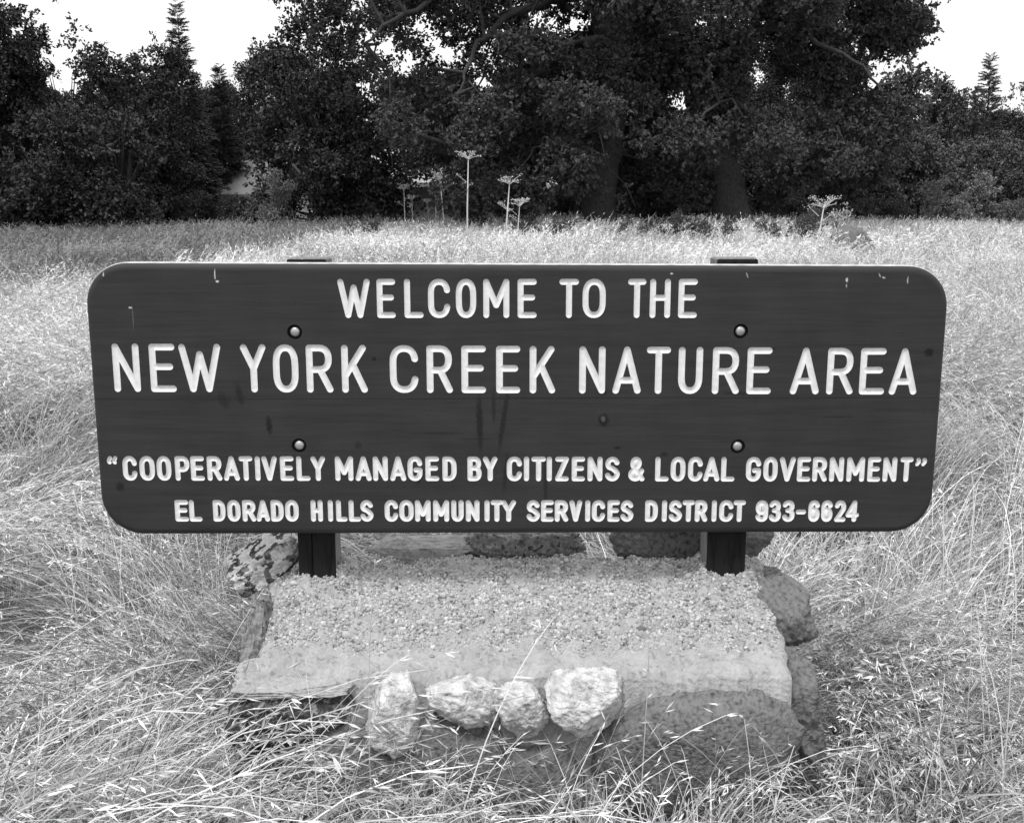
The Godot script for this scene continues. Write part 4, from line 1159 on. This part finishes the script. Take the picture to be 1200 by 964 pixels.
const SEEDLING_LABELS := [
	"dark oak seedling sprouting alone near the greyer trees",
	"dark oak seedling sprouting in the grass near the oak trunks",
	"dark oak seedling sprouting in the grass near the oak trunks",
	"dark oak seedling sprouting in the grass near the oak trunks",
	"dark oak seedling sprouting in the grass near the oak trunks",
	"dark oak seedling sprouting in the grass near the oak trunks",
	"dark oak seedling sprouting in the grass near the oak trunks",
	"dark oak seedling sprouting in the grass near the oak trunks",
	"dark oak seedling sprouting in the grass near the oak trunks",
	"bushy dark oak seedling beside the half buried boulder",
	"dark oak seedling sprouting in the grass near the oak trunks"]

const SHRUB_LABELS := [
	"feathery pale bush at the edge of the grass near the slender tree",
	"upright rounded pale shrub before the paler wood",
	"young pale conifer-like bush beside the upright rounded shrub",
	"low grey bush at the end of the paler wood",
	"small bright-leaved shrub near the half buried boulder",
	"dark shrub at the foot of the tall greyer tree",
	"dark shrub partly screening the pale walled house",
	"dark low shrub at the edge of the grass before the pale house",
	"dark low shrub at the edge of the grass before the pale house",
	"dark low shrub at the foot of the dark wood beyond the dip",
	"dark low shrub at the foot of the dark wood beyond the dip",
	"dark low shrub at the foot of the dark wood beyond the dip",
	"dark low shrub at the foot of the dark wood beyond the dip",
	"dark shrub under the rounded greyer tree",
	"dark shrub behind the dried umbel weeds",
	"dark shrub behind the dried umbel weeds",
	"dark shrub beside the great oak's two trunks",
	"dark shrub beside the great oak's two trunks",
	"dark shrub beyond the half buried boulder",
	"dark shrub beyond the half buried boulder",
	"dark shrub at the foot of the young conifer-like bush",
	"grey shrub between the young conifer-like bush and the upright rounded shrub",
	"grey shrub at the foot of the upright rounded shrub"]

func build_plants() -> void:
	# dried umbel stalks
	var dry := mat(0.46, 0.85)
	dry.vertex_color_use_as_albedo = true
	var n := 0
	var boulder := thing("boulder", "low rounded boulder half buried in the grass", "boulder", Vector3(6.1, ground_height(6.1, -18.6), -18.6))
	part("rock", stone_mesh(Vector3(0.75, 0.95, 0.6), 71, 24, 0.12, 0.9, 3.0), mat(0.13, 0.95, pattern(256, 72, 0.02, 0.5, 1.5), Vector3(2, 2, 2)), boulder, Vector3(0, 0.27, 0))
	for u in [[-0.90,-21.00,2.73,1],[-0.05,-20.00,2.21,1],[-1.56,-24.00,2.44,1],[-2.79,-27.00,2.31,0.8],[-0.51,-25.00,2.36,0.9],[-2.67,-28.00,2.07,0.6],[-1.92,-27.00,2.13,0.8],[-2.26,-28.00,1.98,0.5],[5.16,-17.50,1.73,1.1],[0.09,-19.00,1.78,0.7]]:
		var g := ground_height(u[0], u[1])
		var h: float = u[2] - g
		var t := thing("umbel_plant", UMBEL_LABELS[n], "weed", Vector3(u[0], g, u[1]), "dried umbel weeds in the field")
		n += 1
		var st := begin(true)
		st.set_color(Color(1, 1, 1))
		var top := Vector3(gauss(0.05), h, gauss(0.05))
		tube(st, [Vector3(0, -0.1, 0), Vector3(gauss(0.03), h * 0.5, 0), top], [0.020 * u[3], 0.016 * u[3], 0.010 * u[3]], 6)
		part("stem", done(st), dry, t)
		st = begin(false)
		st.set_color(Color(1, 1, 1))
		for k in 16:
			var az := rng.randf() * TAU
			var e := top + Vector3(cos(az) * rng.randf_range(0.08, 0.24), rng.randf_range(-0.02, 0.12), sin(az) * rng.randf_range(0.08, 0.24)) * float(u[3])
			st.set_color(Color(1, 1, 1))
			tube(st, [top + Vector3(0, -0.06, 0), top.lerp(e, 0.5) + Vector3(0, -0.015, 0), e], [0.006, 0.005, 0.004], 4)
			for j in 9:
				leaf(st, e + Vector3(gauss(0.035), gauss(0.012), gauss(0.035)) * float(u[3]), Vector3(gauss(), gauss() * 0.4 + 0.4, gauss()).normalized(), 0.03, 0.018, rng.randf_range(0.8, 2.2))
		part("flower_head", done(st), dry, t)
		for k in 2:
			st = begin(false)
			var q := Vector3(0, h * rng.randf_range(0.62, 0.85), 0)
			var az2 := rng.randf() * TAU
			var e2 := q + Vector3(cos(az2) * 0.2, 0.14, sin(az2) * 0.2) * float(u[3])
			st.set_color(Color(1, 1, 1))
			tube(st, [q, e2], [0.007, 0.004], 4)
			for j in 16:
				leaf(st, e2 + Vector3(gauss(0.05), gauss(0.015), gauss(0.05)) * float(u[3]), Vector3(gauss(), gauss() * 0.4 + 0.3, gauss()).normalized(), 0.03, 0.016, rng.randf_range(0.7, 1.8))
			part("side_branch", done(st), dry, t)
	# oak seedlings and low shoots
	n = 0
	for s in [[-3.06,-22.00,1.51,0.9],[0.38,-21.00,1.41,0.8],[0.71,-20.50,1.31,0.8],[1.17,-21.00,1.34,0.8],[2.77,-21.50,1.41,0.9],[3.44,-21.00,1.48,0.9],[3.82,-21.00,1.41,1],[4.10,-20.00,1.38,0.8],[5.25,-21.00,1.34,0.9],[5.57,-20.00,1.48,1.3],[2.24,-21.00,1.38,0.8]]:
		var g := ground_height(s[0], s[1])
		var h: float = maxf(s[2] - g + 0.12, 0.55)
		var t := thing("oak_seedling", SEEDLING_LABELS[n], "shrub", Vector3(s[0], g, s[1]), "oak seedlings in the grass")
		n += 1
		var st := begin(true)
		var cl: Array = []
		for k in 7:
			var e := Vector3(gauss(0.22), h * rng.randf_range(0.55, 0.95), gauss(0.22)) * Vector3(s[3], 1, s[3])
			tube(st, [Vector3(0, -0.05, 0), e * 0.5 + Vector3(gauss(0.04), 0.03, 0), e], [0.014, 0.010, 0.005], 5)
			cl.append([e.x + s[0], e.y + g, e.z + s[1], 0.16 * s[3]])
		part("stem", done(st), M["bark"], t)
		crown(t, cl, sprigs, 230.0, foliage(0.07), Vector3(s[0], g, s[1]), Vector2(0.28, 0.5), -0.4)
	# shrubs at the edge of the wood: [x, z, top, half width, tone, upright]
	n = 0
	for s in [[-6.47,-29.00,2.92,0.75,0.15,1.9],[13.73,-31.00,3.17,0.7,0.23,1.6],[12.11,-30.00,2.81,0.65,0.17,1.4],[13.89,-29.00,2.09,0.8,0.12,1],[6.60,-21.00,1.85,0.35,0.4,0.9],[-5.76,-31.00,2.24,0.6,0.06,1],[-11.68,-42.00,3.25,0.7,0.045,1],[-9.25,-36.00,2.25,1,0.035,1],[-11.46,-38.00,2.50,1.2,0.03,1],[-12.64,-36.00,2.16,1,0.03,1],[-14.30,-35.00,2.00,1.1,0.03,1],[-16.01,-35.00,2.06,1.1,0.03,1],[-17.72,-35.00,2.06,1.2,0.03,1],[-4.30,-31.00,2.31,0.8,0.05,1],[-1.61,-33.00,2.44,1,0.045,1],[0.00,-32.00,2.21,0.9,0.045,1],[1.57,-32.00,2.34,1,0.045,1],[4.58,-33.00,2.29,1,0.045,1],[8.61,-32.00,2.34,1,0.04,1],[11.04,-33.00,2.18,1,0.045,1],[12.13,-33.00,2.02,0.9,0.05,1],[13.59,-32.00,1.95,0.7,0.055,1],[15.09,-33.00,2.02,0.8,0.055,1]]:
		var g := ground_height(s[0], s[1])
		var h: float = maxf(s[2] - g, 0.5)
		var t := thing("shrub", SHRUB_LABELS[n], "shrub", Vector3(s[0], g, s[1]), "shrubs along the wood")
		n += 1
		var st := begin(true)
		var cl: Array = []
		for k in 18:
			var u := rng.randf()
			var e := Vector3(gauss(0.42) * s[3] * (1.0 - 0.45 * u), h * lerpf(0.15, 0.9, u), gauss(0.42) * s[3] * (1.0 - 0.45 * u))
			tube(st, [Vector3(gauss(0.05), -0.1, gauss(0.05)), e * Vector3(0.6, 0.5, 0.6), e], [0.02, 0.013, 0.005], 5)
			cl.append([e.x + s[0], e.y + g, e.z + s[1], 0.26 * s[3] * rng.randf_range(0.7, 1.2)])
		part("stem", done(st), M["bark"], t)
		crown(t, cl, sprigs, 190.0, foliage(s[4]), Vector3(s[0], g, s[1]), Vector2(0.45, 0.8), -0.4)

func build_house(at: Vector3, turn: float, size: Vector3, label: String, roof_tone: float, wall_tone: float) -> void:
	var t := thing("house", label, "house", at)
	t.rotation.y = turn
	var wall := mat(wall_tone, 0.9)
	var roof := mat(roof_tone, 0.9, pattern(128, 44, 0.05, 0.8, 1.1), Vector3(0.8, 0.8, 0.8))
	part("wall", block(size, 0.02), wall, t)
	var st := begin(false)
	var hx := size.x * 0.5 + 0.5
	var hz := size.z * 0.5 + 0.6
	var y0 := size.y - 0.12
	var y1 := size.y + size.z * 0.30
	for k in 2:
		var s := 1.0 if k == 0 else -1.0
		var a := Vector3(-hx, y0, s * hz)
		var b := Vector3(hx, y0, s * hz)
		var c := Vector3(hx, y1, 0)
		var d := Vector3(-hx, y1, 0)
		var up := Vector3(0, 0.16, 0)
		for v in [a, b, c, a, c, d, a + up, c + up, b + up, a + up, d + up, c + up, a, a + up, b + up, a, b + up, b, b, b + up, c + up, b, c + up, c, a, d + up, a + up, a, d, d + up]:
			st.add_vertex(v)
	part("roof", done(st), roof, t)
	# gable walls, windows and a door
	for s in [-1.0, 1.0]:
		st = begin(false)
		var x: float = s * (size.x * 0.5 - 0.03)
		for v in [Vector3(x, size.y - 0.02, -size.z * 0.5), Vector3(x, size.y - 0.02, size.z * 0.5), Vector3(x, y1, 0)]:
			st.add_vertex(v)
		part("gable", done(st), wall, t)
	var glass := mat(0.03, 0.1)
	var trim := mat(0.7, 0.7)
	for x in [-0.3, 0.3]:
		var w := part("window", block(Vector3(1.3, 1.2, 0.1), 0.01), trim, t, Vector3(size.x * x, 1.0, size.z * 0.5 + 0.02))
		part("pane", block(Vector3(1.1, 1.0, 0.04), 0.005), glass, w, Vector3(0, 0.1, 0.05))
	part("door", block(Vector3(0.95, 2.05, 0.08), 0.01), mat(0.10, 0.6), t, Vector3(0.1, 0.05, size.z * 0.5 + 0.02))

func build_ground() -> void:
	var st := begin(true)
	var zs: Array = []
	var z := 6.0
	while z > -400.0:
		zs.append(z)
		z -= 0.25 if z > -8.0 else (0.8 if z > -48.0 else 12.0)
	var xs: Array = []
	for i in 121:
		var u := (i - 60) / 60.0
		xs.append(signf(u) * (14.0 * absf(u) + 230.0 * pow(absf(u), 4.0)))
	for a in zs:
		for b in xs:
			st.add_vertex(Vector3(b, ground_height(b, a), a))
	var n := xs.size()
	for j in zs.size() - 1:
		for i in n - 1:
			var a := j * n + i
			for k in [a, a + n, a + 1, a + 1, a + n, a + n + 1]:
				st.add_index(k)
	st.generate_normals()
	var soil := mat(0.12, 1.0, pattern(512, 61, 0.02, 0.5, 1.4, FastNoiseLite.TYPE_SIMPLEX_SMOOTH, 5), Vector3(1.3, 1.3, 1.3), 0.2)
	var o := part("ground", st.commit(), soil, self)
	o.set_meta("kind", "structure")
	o.set_meta("label", "gently rising field under the dry grass")

func _ready() -> void:
	rng.seed = 20240611
	field.seed = 4
	field.frequency = 0.05
	field.fractal_octaves = 2
	var cam := Camera3D.new()
	cam.name = "camera"
	cam.position = Vector3(0, CAM_HEIGHT, 0)
	cam.rotation_degrees = Vector3(-10.5, 0, 0)
	cam.fov = 43.766
	cam.near = 0.05
	cam.far = 900.0
	cam.current = true
	add_child(cam)
	var env := Environment.new()
	env.background_mode = Environment.BG_SKY
	var sky := Sky.new()
	var sm := ProceduralSkyMaterial.new()
	sm.sky_top_color = grey(1.0)
	sm.sky_horizon_color = grey(0.50)
	sm.sky_curve = 0.9
	sm.ground_horizon_color = Color(0.6, 0.6, 0.6)
	sm.ground_bottom_color = Color(0.5, 0.5, 0.5)
	sm.sun_angle_max = 1.0
	sm.sky_energy_multiplier = 1.15
	sky.sky_material = sm
	env.sky = sky
	env.tonemap_mode = Environment.TONE_MAPPER_LINEAR
	env.tonemap_exposure = 1.5
	env.sdfgi_enabled = true
	env.ssao_enabled = true
	env.ssil_enabled = true
	var we := WorldEnvironment.new()
	we.name = "overcast_sky"
	we.environment = env
	add_child(we)
	var sun := DirectionalLight3D.new()
	sun.name = "veiled_sun"
	sun.light_energy = 0.5
	sun.light_color = Color(1, 1, 1)
	sun.light_angular_distance = 10.0
	sun.shadow_enabled = true
	sun.rotation_degrees = Vector3(-62, -25, 0)
	add_child(sun)
	build_ground()
	build_sign()
	build_base()
	build_grass()
	gaps.seed = 6
	gaps.frequency = 0.06
	gaps.fractal_octaves = 2
	for k in 3:
		sprigs.append(sprig(48, 0.34, 0.092, 0.052))
		coarse.append(sprig(60, 0.46, 0.125, 0.07))
	for k in 2:
		sprays.append(needle_spray(0.8))
	build_oak()
	for i in TREES.size():
		build_tree(i, TREES[i])
	build_plants()
	build_house(Vector3(-2.9, ground_height(-2.9, -39.5), -39.5), 0.35, Vector3(7, 2.0, 4), "house under a plain grey roof glimpsed between the trees", 0.34, 0.30)
	build_house(Vector3(-13.9, ground_height(-13.9, -49.0), -49.0), -0.3, Vector3(7, 2.5, 5), "pale walled house half hidden in the dark wood", 0.13, 0.62)
